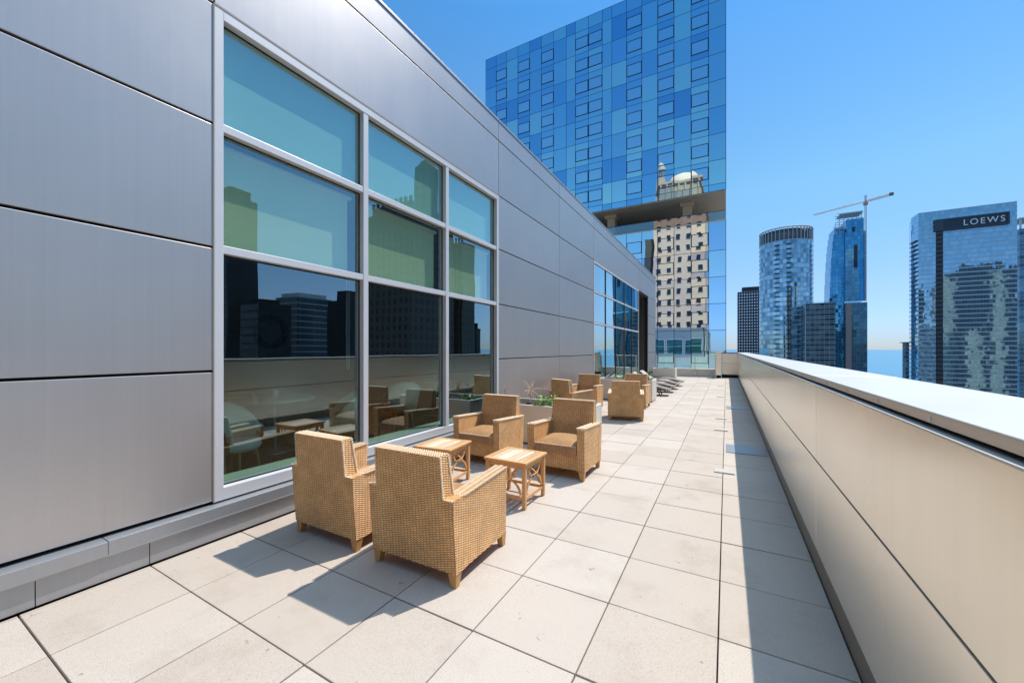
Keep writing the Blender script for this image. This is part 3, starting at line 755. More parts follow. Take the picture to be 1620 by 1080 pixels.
for k in range(40):
    q_ = 2*math.pi*k/40; c_, s_ = math.cos(q_), math.sin(q_)
    cr.prism([(c_*(rr_-.5)-s_*.16, s_*(rr_-.5)+c_*.16, hc), (c_*(rr_+.1)-s_*.16, s_*(rr_+.1)+c_*.16, hc), (c_*(rr_+.1)+s_*.16, s_*(rr_+.1)-c_*.16, hc), (c_*(rr_-.5)+s_*.16, s_*(rr_-.5)-c_*.16, hc)], (0, 0, hr-hc))
cr.lathe([(rr_-.6, hr-.3), (rr_+.2, hr-.3), (rr_+.2, hr+.5), (rr_-.6, hr+.5)], n=48)
cr.build('crown_fins', simple('crown_fin', (.55, .58, .60), .5, .2), rt)
bal = MB(); zk = hc-3.5; aa = math.atan2(-yr_, -xr_)+.42
for sgn, a_off in ((1, .30), (1, -.12)):
    zk = hc-3.5
    while zk > 20:
        q_ = math.atan2(-yr_, -xr_)-a_off; c_, s_ = math.cos(q_), math.sin(q_)
        ctr = Vector((c_*rr_, s_*rr_, zk)); tg = Vector((-s_, c_, 0)); nr = Vector((c_, s_, 0))
        bal.prism([ctr-tg*1.5-nr*.4, ctr+tg*1.5-nr*.4, ctr+tg*1.5+nr*.9, ctr-tg*1.5+nr*.9], (0, 0, .9)); zk -= 3.5
bal.build('balconies', simple('balcony_dark', (.05, .06, .07), .5), rt)['kind'] = 'stuff'

# low glass block in front
fwl = 265.0; x0, y0 = view_pt(1274, fwl); x1, y1 = view_pt(1321, fwl)
lb = empty('glass_block', (x0, y0, GZ), 0, 'lower rectangular glass block standing between the round tower and the stepped tower', 'building')
h = zpx(480, fwl)-GZ; wB = wpx(1274, 1321, fwl)
LG = mat_curtain('glass_block_glass', 2.6, 3.4, (.03, .09, .15), (.14, .28, .38), (.34, .42, .48), .05, .11, .06, .7, .02, .10, .06)
m = MB(); m.box(0, wB, 0, 18, 0, h); m.build('curtain_wall', LG, lb)
m = MB()
for k in range(30): m.box(-.2, wB+.2, -.25, 0, h-3.4*k-.3, h-3.4*k)
m.box(-.25, .25, -.3, -.26, 20, h+1.2); m.build('slab_edges', simple('block_slab_edge', (.40, .48, .54), .5), lb)
m = MB(); m.box(1, wB, .5, .6, h, h+1.6); m.build('roof_balustrade', M['rail_glass'], lb)

# stepped tower under construction
fws = 400.0; x0, y0 = view_pt(1312, fws); x1, _ = view_pt(1369.5, fws); wS = wpx(1312, 1369.5, fws)
sp_ = empty('stepped_tower', (x0, y0, GZ), 0, 'tall blue stepped glass tower with an unfinished top under a crane', 'tower')
SG = mat_curtain('stepped_tower_glass', 2.4, 3.8, (.05, .26, .48), (.10, .38, .60), (.10, .22, .34), .05, .06, .04, .8, .03, .03, .03)
SG2 = mat_curtain('stepped_tower_glass_pale', 2.4, 3.8, (.16, .34, .44), (.26, .46, .55), (.14, .24, .32), .06, .08, .06, .7, .04, .03, .03)
def X(u): return (u-1312)/57.5*wS
def Z(v): return zpx(v, fws)-GZ
body = MB()
for (u0, u1, v, d0) in ((1312, 1336, 472, 0), (1312.8, 1336, 446, .04), (1313.8, 1336, 424, .08), (1314.8, 1336, 408, .12), (1316, 1336, 394, .16), (1317.2, 1336, 382, .20), (1318.6, 1336, 372, .24), (1320.4, 1336, 362, .28)):
    body.box(X(u0), X(u1), d0, 26, 0, Z(v))
body.build('west_wing', SG, sp_)
m = MB(); m.box(X(1336)+.01, X(1368), -2.5, 26, Z(478), Z(372)); m.box(X(1338), X(1365), -1.5, 22, Z(372), Z(352)); m.build('east_wing', SG, sp_)
m = MB(); m.box(X(1337), X(1357), -2.7, -2.5, Z(476), Z(428)); m.box(X(1337), X(1349), -2.7, -2.5, Z(428), Z(398)); m.build('open_floors', SG2, sp_)
m = MB(); m.box(X(1349.5), X(1355), -2.75, -2.51, Z(427), Z(392)); m.build('dark_opening', M['wglass'], sp_)
m = MB(); m.box(X(1347), X(1352), -1.7, -1.51, Z(371.9), Z(364)); m.build('dark_opening', M['wglass'], sp_)
m = MB(); m.box(X(1336.5), X(1369.5), -3.2, 24, 0, Z(481)); m.box(X(1336), X(1344), -3.6, -3.2, 0, Z(481))
m.build('lower_block', mat_curtain('lower_block_glass', 2.6, 3.7, (.10, .20, .26), (.17, .30, .36), (.11, .16, .20), .06, .09, .1, .5, .03, .03, .03), sp_)
m = MB(); m.box(X(1337), X(1345.5), -3.9, -3.61, 0, Z(482)); m.build('hoist_strip', simple('hoist_strip', (.36, .29, .27), .8, 0, .3, .2), sp_)
stl = MB()
for v in (365, 358, 351, 345, 341):
    z = Z(v); a = X(1321 if v > 356 else 1324); b = X(1337 if v > 356 else 1364)
    for yy in (-1, 8): stl.box(a, b, yy-.25, yy+.25, z-.25, z+.25)
k = 0
xk = X(1321)
while xk < X(1363):
    stl.box(xk-.22, xk+.22, -1.2, -.8, Z(372 if xk < X(1337) else 352), Z(343 if xk > X(1325) else 356)); xk += 3.4
stl.box(X(1328), X(1363), -3, 12, Z(343.5), Z(341.5))
stl.build('steel_frame', simple('steel_frame', (.42, .46, .50), .6, .2), sp_)
# crane
cr_ = empty('tower_crane', (x0+X(1366.5), y0-4, GZ), 0, 'thin tower crane with a long jib above the stepped tower', 'crane')
CM = simple('crane_steel', (.50, .36, .30), .6, .2)
def lattice(m, p0, p1, w_, r_, n):
    p0, p1 = Vector(p0), Vector(p1); t = (p1-p0).normalized(); a = t.cross(Vector((0, 1, 0))) if abs(t.y) < .9 else t.cross(Vector((1, 0, 0))); a.normalize(); b = t.cross(a)
    cs = [a*w_+b*w_, a*w_-b*w_, -a*w_-b*w_, -a*w_+b*w_]
    for c in cs: m.tube([p0+c, p1+c], r_, 4)
    for i in range(n):
        q0 = p0.lerp(p1, i/n); q1 = p0.lerp(p1, (i+1)/n)
        for k in range(4): m.tube([q0+cs[k], q1+cs[(k+1) % 4]], r_*.7, 4)
m = MB(); lattice(m, (0, 0, Z(480)), (0, 0, Z(330)), .55, .12, 60); m.build('mast', simple('mast_steel', (.50, .54, .58), .6, .2), cr_)
ub = lambda u: wpx(1366.5, u, fws)
m = MB(); lattice(m, (0, 0, Z(328.5)), (ub(1285), 0, Z(338.5)), .55, .13, 34); m.build('jib', simple('jib_steel', (.56, .50, .46), .6, .2), cr_)
m = MB(); lattice(m, (0, 0, Z(328.5)), (ub(1407), 0, Z(323)), .8, .18, 14); m.build('counter_jib', CM, cr_)
m = MB(); m.box(ub(1402), ub(1408), -1.2, 1.2, Z(325), Z(321)); m.build('counterweight', simple('counterweight', (.25, .2, .18), .8), cr_)
m = MB(); lattice(m, (0, 0, Z(330)), (0, 0, Z(319)), .5, .15, 5); m.box(-1.6, 1.6, -1.4, 1.4, Z(334), Z(330)); m.build('cab_and_peak', CM, cr_)
m = MB(); m.tube([(0, 0, Z(319.5)), (ub(1325), 0, Z(333.2))], .07, 4); m.tube([(0, 0, Z(319.5)), (ub(1398), 0, Z(324))], .07, 4); m.build('stay_cables', CM, cr_)

# sign tower
sgx, sgy = 125.5, 400.0
sg = empty('sign_tower', (sgx, sgy, GZ), 0, 'broad blue glass hotel tower with a dark name sign under its roof, rightmost large tower', 'tower')
def SX(u):
    a = (u-810)/FPX; r_ = (-math.sin(YAW)+a*math.cos(YAW))/(math.cos(YAW)+a*math.sin(YAW)); return r_*sgy-sgx+CX
def SZ(u, v):
    x = SX(u)+sgx; fw = -math.sin(YAW)*(x-CX)+math.cos(YAW)*sgy; return EYE+(552.3-v)/FPX*fw-GZ
hh = SZ(1453, 337.3); wd = SX(1609)
HG_ = mat_curtain('sign_tower_glass', 1.5, 3.3, (.24, .46, .62), (.34, .58, .74), (.26, .38, .48), .04, .07, .03, .92, .008, .03, .22)
HG2 = mat_curtain('sign_tower_side_glass', 1.6, 3.3, (.20, .42, .58), (.36, .60, .76), (.06, .08, .10), .06, .30, .05, .8, .01, .05, .12)
m = MB(); m.prism([(0, 0, 0), (wd, 0, 0), (wd, 30, 0), (4, 30, 0), (0, 13, 0)][::1], (0, 0, hh)); m.build('curtain_wall', HG_, sg)
m = MB(); nfl = 42
for k in range(nfl):
    z = hh-3.3*k
    m.box(.0, wd+.1, -.28, -.002, z-.42, z)
m.build('slab_edges', simple('sign_tower_slab', (.66, .74, .78), .5), sg)
m = MB()
for k in range(6, nfl): z = hh-3.3*k; m.box(-1.3, -.002, 1.0, 12.5, z-.35, z)
m.build('side_balconies', simple('side_balcony', (.20, .20, .22), .6), sg)
b0, b1 = SX(1481), SX(1491.5)
m = MB(); m.box(b0, b1, -.5, -.30, 0, SZ(1486, 362)); m.build('dark_slot', simple('slot_dark', (.025, .03, .04), .5), sg)
m = MB()
for k in range(3, nfl): z = hh-3.3*k; m.box(b0+.2, b1-.2, -.9, -.51, z-.5, z+.5)
m.build('slot_balconies', simple('slot_balcony', (.09, .10, .12), .6), sg)
s0, s1 = SX(1480), SX(1593); zt_, zb_ = SZ(1590, 338.8), SZ(1590, 358.5)
zt_ = SZ(1486, 349.5); zb_ = SZ(1486, 364.5)
m = MB(); m.box(s0, s1, -1.2, -.95, zb_, zt_); sb = m.build('sign_band', simple('sign_band_dark', (.03, .05, .07), .25, .4), sg)
m = MB(); t_ = .8
for bx in ((s0, s1, zt_, zt_+t_), (s0, s1, zb_-t_, zb_), (s0-t_, s0, zb_-t_, zt_+t_), (s1, s1+t_, zb_-t_, zt_+t_)): m.box(bx[0], bx[1], -1.5, -.6, bx[2], bx[3])
m.box(s0+.01, s0+3.6, -1.35, -1.21, zb_+.01, zt_-.01)
m.build('sign_frame', simple('sign_frame', (.06, .08, .10), .4, .4), sg)
fc = bpy.data.curves.new('sign_lettering', 'FONT'); fc.body = 'LOEWS'; fc.size = 5.6; fc.extrude = .15; fc.space_character = 1.28; fc.align_x = 'LEFT'
fo_ = bpy.data.objects.new('sign_lettering_curve', fc); COL.objects.link(fo_)
dg = bpy.context.evaluated_depsgraph_get(); dg.update()
me = bpy.data.meshes.new_from_object(fo_.evaluated_get(dg)); bpy.data.objects.remove(fo_)
me.materials.clear(); me.materials.append(simple('sign_letter_white', (.85, .88, .9), .4))
xs_ = [v.co.x for v in me.vertices]; ys_ = [v.co.y for v in me.vertices]
L0, L1 = SX(1523), SX(1588); kx = (L1-L0)/(max(xs_)-min(xs_)); kz = (zt_-zb_)*.60/(max(ys_)-min(ys_))
lo = bpy.data.objects.new('sign_lettering', me); COL.objects.link(lo); lo.parent = sg
lo.rotation_euler = (R(90), 0, 0); lo.scale = (kx, kz, 1); lo.location = (L0-min(xs_)*kx, -1.4, zb_+(zt_-zb_)*.2-min(ys_)*kz)
# tower at the right edge
fwe = 330; x0, y0 = view_pt(1612.5, fwe)
et = empty('edge_tower', (x0, y0, GZ), 0, 'dark glass tower just showing at the right edge beyond the hotel tower', 'tower')
h = zpx(362, fwe)-GZ
m = MB(); m.box(.2, 30, 0, 24, 0, h); m.build('curtain_wall', LG, et)
m = MB(); m.box(.2, 30, -.3, 24.2, h+8.6, h+9.4)
for k in range(6): m.box(.4+k*5, 1.4+k*5, 0, 1, h, h+8.6)
m.build('roof_canopy', simple('canopy_pale', (.6, .62, .62), .5), et)
# slim low tower left of the hotel tower base
x0, y0 = view_pt(1438, 330)
lt = empty('low_tower', (x0, y0, GZ), 0, 'slim low grey tower against the lake at the left foot of the hotel tower', 'building')
h = zpx(542, 330)-GZ
m = MB(); m.box(0, 9, 0, 14, 0, h); m.build('curtain_wall', LG, lt)
m = MB(); m.box(-2, 8, -1, 13, h, h+.6); m.box(2, 5, 3, 6, h+.6, h+4); m.build('roof', simple('roof_dark', (.12, .12, .13), .7), lt)

# ================================================================== FURNITURE
def strand_edge(m, p0, p1, across, pitch=.0195, r=.0085, L=.034, mi=1):
    p0, p1 = Vector(p0), Vector(p1); d = p1-p0; n = max(2, int(d.length/pitch)); e = d.normalized(); ac = Vector(across).normalized()
    for i in range(n):
        c = p0.lerp(p1, (i+.5)/n); m.blob(c, e*.55+ac, L, r, mi)
def make_chair():
    c = empty('wicker_armchair', label='tan wicker armchair', cat='armchair')
    W = ['wick', 'strand']; mats = [M['wick'], M['strand']]
    W2 = .385; B2 = .305
    lean = lambda p: Vector((p[0], p[1]-(p[2]-.10)*.075, p[2]))
    # back with arm-height shoulders
    pts = [(-W2, 0, .10), (W2, 0, .10), (W2, 0, .60), (B2, 0, .60), (B2-.008, 0, .885), (-B2+.008, 0, .885), (-B2, 0, .60), (-W2, 0, .60)]
    m = MB(); th = .115; y0 = -.345
    P0 = [lean((x, y0, z)) for x, _, z in pts]; P1 = [lean((x, y0+th-.03*(z > .7), z)) for x, _, z in pts]
    n = len(pts)
    vs = P0+P1
    # split the concave outline into two convex caps
    for base, rev in ((0, False), (n, True)):
        for f in ((0, 1, 2, 7), (3, 4, 5, 6)):
            f = [base+i for i in f]; m.add([vs[i] for i in f], [tuple(range(4))[::-1] if rev else tuple(range(4))])
    for i in range(n):
        j = (i+1) % n; m.add([vs[i], vs[j], vs[n+j], vs[n+i]], [(3, 2, 1, 0)])
    up = (0, 1, 0)
    def E(a, b): return (P0[a]+P1[a])/2, (P0[b]+P1[b])/2
    for off in (0, 1):
        Q = P0 if off == 0 else P1
        strand_edge(m, Q[4], Q[5], (0, 1, 0)); 
        strand_edge(m, Q[3], Q[4], (0, 1, .25)); strand_edge(m, Q[6], Q[5], (0, 1, .25))
        strand_edge(m, Q[2], Q[3], (0, 1, 0)); strand_edge(m, Q[7], Q[6], (0, 1, 0))
    a_, b_ = (P0[4]+P1[4])/2, (P0[5]+P1[5])/2
    for kk in (.3, .7): strand_edge(m, P0[4].lerp(P1[4], kk)+Vector((0, 0, .002)), P0[5].lerp(P1[5], kk)+Vector((0, 0, .002)), (0, 1, 0), L=.04)
    m.build('back', mats, c, bevel=.012, seg=3)
    for sgn in (-1, 1):
        m = MB(); xo = sgn*(W2-.002); xi = sgn*(W2-.098)
        yr = -.262; yf = .35
        prof = [(yr+.01, .10), (yf-.012, .10), (yf, .635), (yr-.035, .598)]
        pts_ = [(xo, y, z) for y, z in prof]
        m.prism(pts_ if sgn < 0 else pts_[::-1], (xi-xo, 0, 0))
        for xx in (xo, xi):
            strand_edge(m, (xx, yr, .599), (xx, yf-.004, .634), (1, 0, 0))
        strand_edge(m, ((xo+xi)/2, yr, .601), ((xo+xi)/2, yf-.004, .637), (1, 0, 0), L=.05)
        strand_edge(m, (xo, yf-.001, .62), (xi, yf-.001, .62), (0, .3, 1)); 
        m.build('arm', mats, c, bevel=.013, seg=3)
    m = MB(); xi = W2-.10
    m.box(-xi, xi, -.22, .325, .115, .30); m.build('seat_base', M['wick'], c, bevel=.006)
    # crowned cushion
    m = MB(); nx, ny = 14, 12; vs = []; fs = []
    for j in range(ny+1):
        for i in range(nx+1):
            u, v = i/nx*2-1, j/ny*2-1
            z = .405+.065*((1-abs(u)**5)*(1-abs(v)**5))**.6*(.65+.35*(1-u*u)*(1-v*v*.5))
            vs.append((u*(xi-.004), .06+v*.285, z))
    for j in range(ny):
        for i in range(nx): a = j*(nx+1)+i; fs.append((a, a+1, a+nx+2, a+nx+1))
    m.add(vs, fs, 0, True)
    ring = [i for i in range(nx+1)]+[(j*(nx+1)+nx) for j in range(1, ny+1)]+[ny*(nx+1)+i for i in range(nx-1, -1, -1)]+[j*(nx+1) for j in range(ny-1, 0, -1)]
    L_ = len(ring); vb = [vs[i] for i in ring]+[(vs[i][0], vs[i][1], .302) for i in ring]
    m.add(vb, [(k, L_+k, L_+(k+1) % L_, (k+1) % L_) for k in range(L_)])
    m.add([(vs[i][0], vs[i][1], .302) for i in ring], [tuple(range(L_))[::-1]])
    for p0, p1 in (((-xi+.01, .346, .405), (xi-.01, .346, .405)),): strand_edge(m, p0, p1, (0, -.4, 1), L=.026, r=.005)
    m.build('seat_cushion', [M['wickl'], M['strand']], c)
    for sx_ in (-1, 1):
        for sy_ in (-1, 1):
            m = MB(); x = sx_*.345; y = .312 if sy_ > 0 else -.305
            m.taper(x+sx_*.008, y+sy_*.01, 0, .105, .021, .036, off=(-sx_*.008, -sy_*.01)); m.build('leg', M['legw'], c, bevel=.003)
    return c
proto = make_chair()
G1 = 'wicker armchairs grouped on the terrace'
spots = [(-2.878, 2.395, R(0.5), 'wicker armchair seen from behind, nearest the window, its back beside the big pane'),
         (-1.912, 2.395, R(1), 'largest wicker armchair in the foreground, seen from behind'),
         (-3.01, 4.80, R(180), 'wicker armchair facing the camera beyond the left side table, close to the window'),
         (-1.835, 4.83, R(180), 'wicker armchair facing the camera beyond the right side table, on the walkway side'),
         (-3.20, 8.82, R(-25), 'turned wicker armchair of the far group, seen from behind next to the grey wall'),
         (-2.00, 9.12, R(12), 'wicker armchair of the far group seen square from behind, standing on the walkway side'),
         (-3.33, 10.28, R(183), 'wicker armchair of the far group facing the camera, nearest the wall'),
         (-2.22, 11.08, R(180), 'farthest wicker armchair, facing the camera behind the square-on chair')]
for i, (x, y, rz, lab) in enumerate(spots): place(proto, i == 0, (x, y, 0), rz, lab, G1)

def arc(m, c, r, a0, a1, axis, w_, t_, n=12):
    """flat curved wooden strip; axis 0 -> lies in XZ plane at y=c[1]; axis 1 -> in YZ plane"""
    for i in range(n):
        q0 = a0+(a1-a0)*i/n; q1 = a0+(a1-a0)*(i+1)/n; P = []
        for (rr__, q_) in ((r, q0), (r, q1), (r+w_, q1), (r+w_, q0)):
            h_, v_ = rr__*math.cos(q_), rr__*math.sin(q_)
            P.append((c[0]+h_, c[1]-t_/2, c[2]+v_) if axis == 0 else (c[0]-t_/2, c[1]+h_, c[2]+v_))
        d_ = (0, t_, 0) if axis == 0 else (t_, 0, 0)
        m.prism(P if axis else P[::-1], d_)
def make_table():
    t = empty('side_table', label='teak side table', cat='side table')
    S = .25; H_ = .47
    m = MB(); fr_ = .05
    m.box(-S, -S+fr_, -S, S, H_-.022, H_); m.box(S-fr_, S, -S, S, H_-.022, H_)
    m.box(-S+fr_+.001, S-fr_-.001, -S, -S+fr_, H_-.022, H_); m.box(-S+fr_+.001, S-fr_-.001, S-fr_, S, H_-.022, H_)
    m.build('top_frame', M['teak'], t, bevel=.003)
    m = MB(); n = 6; a, b = -S+fr_+.004, S-fr_-.004; w_ = (b-a)/n
    for k in range(n): m.box(a+k*w_+.0035, a+(k+1)*w_-.0035, -S+fr_+.001, S-fr_-.001, H_-.020, H_-.002)
    m.build('slats', M['teakl'], t, bevel=.002)
    L = S-.035
    for sx_ in (-1, 1):
        for sy_ in (-1, 1):
            m = MB(); m.taper(sx_*L, sy_*L, 0, H_-.0225, .017, .021); 
            m.tube([(sx_*L+sx_*.019, sy_*L, H_-.05), (sx_*L+sx_*.0235, sy_*L, H_-.05)], .005, 8)
            m.build('leg', M['teak'], t, bevel=.002)
    for s_ in (-1, 1):
        m = MB(); m.box(-L+.022, L-.022, s_*L-.009, s_*L+.009, H_-.075, H_-.0225); m.build('apron', M['teak'], t)
        m = MB(); m.box(s_*L-.009, s_*L+.009, -L+.022, L-.022, H_-.075, H_-.0225); m.build('apron', M['teak'], t)
        m = MB(); m.box(-L+.02, L-.02, s_*L-.008, s_*L+.008, .085, .115)
        arc(m, (0, s_*L, .112), .165, R(8), R(172), 0, .02, .014)
        arc(m, (0, s_*L, H_-.07), .115, R(180), R(360), 0, .018, .014)
        m.build('brace', M['teak'], t)
        m = MB(); m.box(s_*L-.008, s_*L+.008, -L+.02, L-.02, .085, .115)
        arc(m, (s_*L, 0, .112), .165, R(8), R(172), 1, .02, .014)
        arc(m, (s_*L, 0, H_-.07), .115, R(180), R(360), 1, .018, .014)
        m.build('brace', M['teak'], t)
    return t
tp = make_table()
place(tp, True, (-1.93, 3.645, 0), R(-1), 'slatted teak side table on the right, in the open between the armchairs', 'teak side tables')
place(tp, False, (-2.93, 3.66, 0), R(6), 'slatted teak side table on the left, partly behind the foreground armchair by the window', 'teak side tables')

# planters
def planter(name, x0, x1, y0, y1, h, lab):
    p = empty(name, ((x0+x1)/2, (y0+y1)/2, 0), 0, lab, 'planter', 'long pale planter boxes')
    a, b = (x1-x0)/2, (y1-y0)/2; t_ = .045
    m = MB(); m.box(-a, a, -b, -b+t_, .03, h); m.box(-a, a, b-t_, b, .03, h); m.box(-a, -a+t_, -b+t_, b-t_, .03, h); m.box(a-t_, a, -b+t_, b-t_, .03, h); m.box(-a+t_, a-t_, -b+t_, b-t_, .03, .06)
    m.build('box', M['planter'], p, bevel=.008)
    m = MB(); nx = 24; ny = 8; vs = []; fs = []
    for j in range(ny+1):
        for i in range(nx+1):
            vs.append((-a+t_+.001+(2*a-2*t_-.002)*i/nx, -b+t_+.001+(2*b-2*t_-.002)*j/ny, h-.06+random.uniform(-.012, .02)))
    for j in range(ny):
        for i in range(nx): c = j*(nx+1)+i; fs.append((c, c+1, c+nx+2, c+nx+1))
    m.add(vs, fs); m.build('soil', M['soil'], p)
    for sx_ in (-1, 1):
        for sy_ in (-1, 1):
            m = MB(); m.box(sx_*(a-.1)-.03, sx_*(a-.1)+.03, sy_*(b-.1)-.03, sy_*(b-.1)+.03, 0, .03); m.build('foot', M['blackm'], p)
    return p
planter('planter', -3.60, -1.85, 5.80, 6.62, .66, 'nearest long pale planter box, behind the pair of armchairs facing the camera')
planter('planter', -3.60, -1.90, 12.15, 12.98, .66, 'middle pale planter box, between the far armchairs and the sun loungers')
planter('planter', -3.60, -2.42, 22.9, 23.8, .52, 'farthest pale planter box, in front of the glass railing')

# plants
q = N('leaf_green'); g = q.n('ShaderNodeNewGeometry').outputs['Random Per Island']
q.set(col=q.ramp(g, [(0, (.07, .18, .02)), (.5, (.18, .36, .04)), (1, (.38, .52, .09))]), rough=.5); LEAF = q.m
try: q.b.inputs['Subsurface Weight'].default_value = 0
except Exception: pass
DRY = simple('dry_twig', (.70, .50, .36), .8, 0, 30, .3)
DARKT = simple('dark_stem', (.04, .04, .035), .8)
def leafy(x, y, z, r, h, n, lab, name='green_plant', seed=0):
    rd = random.Random(seed); e = empty(name, (x, y, z), 0, lab, 'plant')
    m = MB(); sm_ = MB()
    for k in range(9):
        q_ = rd.uniform(0, 6.28); rr__ = rd.uniform(.2, .8)*r
        sm_.tube([(0, 0, -.02), (rr__*.4*math.cos(q_), rr__*.4*math.sin(q_), h*.4), (rr__*math.cos(q_), rr__*math.sin(q_), h*rd.uniform(.6, .9))], [.004, .003, .002], 5)
    for k in range(n):
        q_ = rd.uniform(0, 6.28); rr__ = r*math.sqrt(rd.random()); zz = h*rd.random()*(1-.5*(rr__/r)**2)
        p = Vector((rr__*math.cos(q_), rr__*math.sin(q_), zz)); d = Vector((math.cos(q_)+rd.uniform(-.6, .6), math.sin(q_)+rd.uniform(-.6, .6), rd.uniform(-.1, 1.1))).normalized()
        sd_ = d.cross(Vector((rd.uniform(-1, 1), rd.uniform(-1, 1), 1))).normalized(); L = rd.uniform(.035, .06); w_ = L*.28
        m.face([p, p+d*L*.5+sd_*w_, p+d*L, p+d*L*.5-sd_*w_])
    sm_.build('stem', DARKT, e); m.build('foliage', LEAF, e); return e
def twiggy(x, y, z, h, lab, seed, curl=True):
    rd = random.Random(seed); e = empty('dry_plant', (x, y, z), 0, lab, 'plant')
    m = MB(); m.tube([(0, 0, -.03), (.005, 0, h*.35), (0, .01, h*.6)], [.008, .006, .005], 6)
    for k in range(26 if curl else 5):
        q_ = rd.uniform(0, 6.28); el = rd.uniform(-.4, 1.3); p = Vector((0, .01, h*rd.uniform(.5, .62))); pts = [p.copy()]
        d = Vector((math.cos(q_)*math.cos(el), math.sin(q_)*math.cos(el), math.sin(el)))
        for s_ in range(7):
            d = (d+Vector((rd.uniform(-.35, .35), rd.uniform(-.35, .35), rd.uniform(-.45, .2)))).normalized(); p = p+d*h*.085; pts.append(p.copy())
        m.tube(pts, [.0045]*4+[.003]*4, 4)
    m.build('branches', DRY if curl else DARKT, e); return e
twiggy(-3.02, 6.2, .60, .42, 'dry curly beige twig plant standing in the nearest planter', 5)
e = empty('thin_sprig', (-3.42, 5.98, .60), 0, 'single thin dark sprig with a pale tip standing in the nearest planter', 'plant')
m = MB(); m.tube([(0, 0, -.02), (.004, 0, .16), (0, .003, .30)], [.005, .004, .003], 6); m.build('stem', DARKT, e)
m = MB(); rd = random.Random(4)
for k in range(12):
    p = Vector((0, 0, .27+.006*k)); d = Vector((rd.uniform(-1, 1), rd.uniform(-1, 1), 1)).normalized(); s_ = d.cross(Vector((1, .3, 0))).normalized(); m.face([p, p+d*.02+s_*.007, p+d*.04, p+d*.02-s_*.007])
m.build('seed_head', DRY, e)
e = empty('pole_light', (-2.98, 6.0, .60), 0, 'small black spike fitting standing in the soil of the nearest planter', 'garden spike')
m = MB(); m.tube([(0, 0, -.02), (0, 0, .07)], .008, 8); m.build('spike', M['blackm'], e)
m = MB(); m.box(-.01, .06, -.02, .02, .05, .075); m.build('head', M['blackm'], e, bevel=.003)
leafy(-2.66, 5.98, .60, .14, .22, 260, 'bright green leafy plant at the front of the nearest planter beside the armchair back', seed=1)
leafy(-3.40, 6.05, .60, .14, .14, 190, 'low green plant at the wall end of the nearest planter', seed=2)
leafy(-2.55, 6.25, .60, .10, .22, 120, 'small taller green plant deeper in the nearest planter', seed=3)
leafy(-2.95, 12.5, .60, .16, .26, 200, 'green plant in the middle planter nearest the wall', seed=4)
leafy(-2.45, 12.5, .60, .16, .30, 220, 'taller green plant in the middle of the middle planter', seed=5)
leafy(-2.08, 12.6, .60, .10, .30, 140, 'narrow green plant at the walkway end of the middle planter', seed=6)
leafy(-2.9, 23.3, .46, .2, .12, 120, 'low sparse plant in the farthest planter', seed=8)

# sun loungers
def make_lounger():
    l = empty('sun_lounger', label='sun lounger', cat='sun lounger')
    # profile along +X (foot at x=1.85, head at x=0)
    low = [(.55, .27), (.75, .30), (1.0, .345), (1.25, .35), (1.5, .31), (1.7, .26), (1.86, .215)]
    m = MB(); n = len(low); W = .31
    vs = []
    for (x, z) in low: vs += [(x, -W, z), (x, W, z), (x, W, z-.045), (x, -W, z-.045)]
    fs = []
    for i in range(n-1):
        a = 4*i
        for k in range(4): fs.append((a+k, a+4+k, a+4+(k+1) % 4, a+(k+1) % 4))
    fs += [(0, 1, 2, 3), (4*n-1, 4*n-2, 4*n-3, 4*n-4)]
    m.add(vs, fs); m.build('seat', M['lounge'], l, bevel=.008)
    m = MB(); m.box(0, .56, -W, W, -.02, .02, 0, lambda p: (p.x*.84+.08, p.y, .27+(.56-p.x)*.62+p.z)); m.build('backrest', M['loungew'], l, bevel=.008)
    for sy_ in (-1, 1):
        m = MB(); m.box(.3, 1.75, sy_*.28-.015, sy_*.28+.015, .19, .225); m.build('side_rail', M['blackm'], l)
        for x in (.38, 1.45):
            m = MB(); m.prism([(x, sy_*.28-.014, .19), (x+.04, sy_*.28-.014, .19), (x+.13, sy_*.28-.014, 0), (x+.09, sy_*.28-.014, 0)][::-1], (0, .028, 0)); m.build('leg', M['blackm'], l)
    return l
lg = make_lounger()
ll = ['nearest dark woven sun lounger, foot end beside the middle planter', 'second dark woven sun lounger beyond the middle planter', 'third dark woven sun lounger in the row, before the last', 'farthest dark woven sun lounger in the row']
for i, y in enumerate((14.2, 15.45, 16.8, 18.3)):
    place(lg, i == 0, (-3.5+.02*i, y, 0), R(3-2*i), ll[i], 'sun loungers in a row')

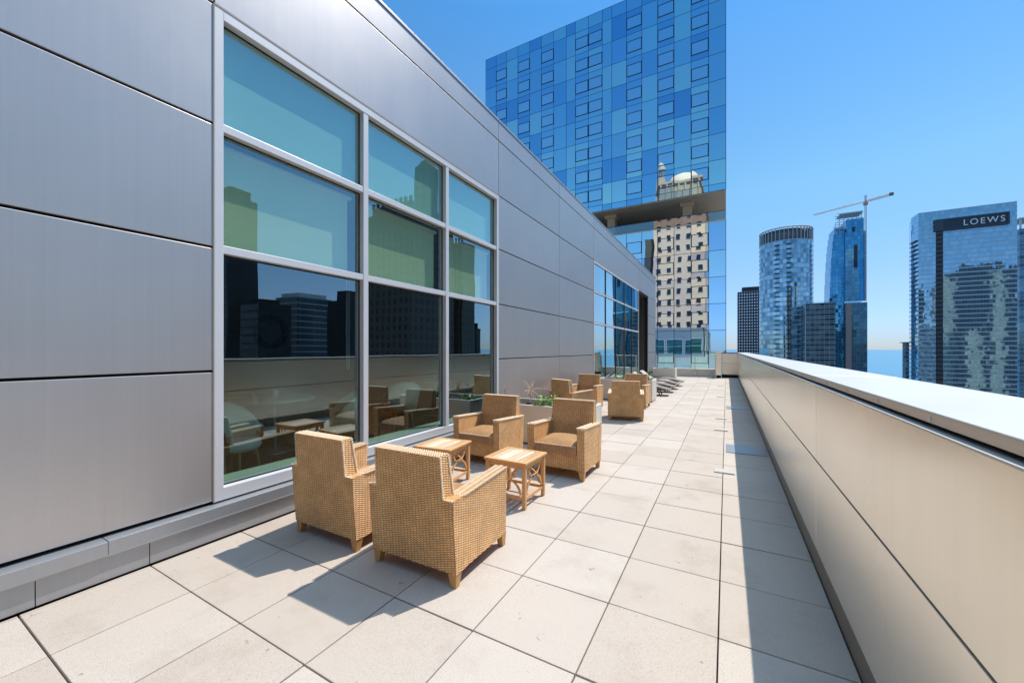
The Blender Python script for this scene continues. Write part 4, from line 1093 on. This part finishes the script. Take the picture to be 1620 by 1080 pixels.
# lounge furniture behind the glass
CREAM = simple('cream_upholstery', (.86, .86, .68), .85, 0, 30, .08)
def make_tub():
    c = empty('tub_chair', label='cream tub chair', cat='chair')
    m = MB(); n = 20; rings = []
    for k in range(n+1):
        q_ = R(-25)+R(230)*k/n; s_ = math.sin(math.pi*k/n)
        top = .52+.40*s_**.7
        for (r_, z) in ((.27, .38), (.31, .60), (.33+.02*s_, top-.03), (.305+.02*s_, top), (.28, top-.04), (.25, .55), (.23, .40)):
            rings.append((r_*math.cos(q_), -r_*math.sin(q_)*1.0, z))
    fs = []
    for k in range(n):
        for i in range(7): a = k*7+i; b = k*7+(i+1) % 7; fs.append((a, b, b+7, a+7))
    fs += [tuple(range(7)), tuple(range(7*n+6, 7*n-1, -1))]
    m.add(rings, fs, 0, True); m.build('back', CREAM, c)
    m = MB(); m.lathe([(.01, .36), (.24, .36), (.26, .40), (.25, .46), (.01, .48)], 0, 0, 24); m.build('seat', CREAM, c)
    for a in range(4):
        q_ = math.pi/4+a*math.pi/2; m = MB(); m.tube([(.2*math.cos(q_), .2*math.sin(q_), .36), (.26*math.cos(q_), .26*math.sin(q_), 0)], [.018, .011], 8); m.build('leg', M['teak'], c)
    return c
tb_ = make_tub()
tl = [(-4.85, 2.32, R(-60), 'cream tub chair inside the lounge at the left of the nearest pane'), (-4.95, 3.80, R(150), 'cream tub chair inside the lounge to the right of the first round table'),
      (-5.2, 5.25, R(60), 'cream tub chair inside the lounge behind the second window column'), (-5.2, 7.9, R(100), 'cream tub chair inside the lounge behind the third window column')]
for i, (x, y, rz, lab) in enumerate(tl): place(tb_, i == 0, (x, y, .1), rz, lab, 'cream tub chairs in the lounge')
def make_round():
    t = empty('round_table', label='round table', cat='table')
    m = MB(); m.lathe([(.01, .74), (.52, .74), (.54, .75), (.54, .775), (.53, .785), (.01, .785)], 0, 0, 40); m.build('tabletop', simple('table_laminate', (.75, .70, .55), .3), t)
    m = MB(); m.lathe([(.03, .02), (.03, .74)], 0, 0, 16); m.build('pedestal', M['metal'], t)
    m = MB(); m.lathe([(.01, .03), (.25, .02), (.26, .0)], 0, 0, 24); m.build('base', M['metal'], t)
    return t
rt_ = make_round()
place(rt_, True, (-5.8, 3.30, .1), 0, 'round pale lounge table behind the nearest pane', 'round tables in the lounge')
place(rt_, False, (-5.9, 7.0, .1), 0, 'round pale lounge table behind the second window column', 'round tables in the lounge')
m = MB(); m.lathe([(.04, 0), (.05, .04), (.05, .09), (.03, .11)], 0, 0, 14)
tag(m.build('candle_jar', M['white'], loc=(-5.8, 3.3, .886)), 'small white jar on the nearer round lounge table', 'jar')
art = empty('wall_art', (-9.19, 5.1, 2.0), 0, 'dark square wall picture with a black ring inside the lounge', 'picture')
m = MB(); m.box(0, .03, -.62, .62, -.55, .55); m.build('canvas', simple('canvas_grey', (.20, .20, .20), .8), art)
m = MB(); pts = [(.05, .33*math.cos(a), .33*math.sin(a)) for a in [2*math.pi*i/32 for i in range(33)]]; m.tube(pts, .07, 8); m.build('ring', M['blackm'], art)
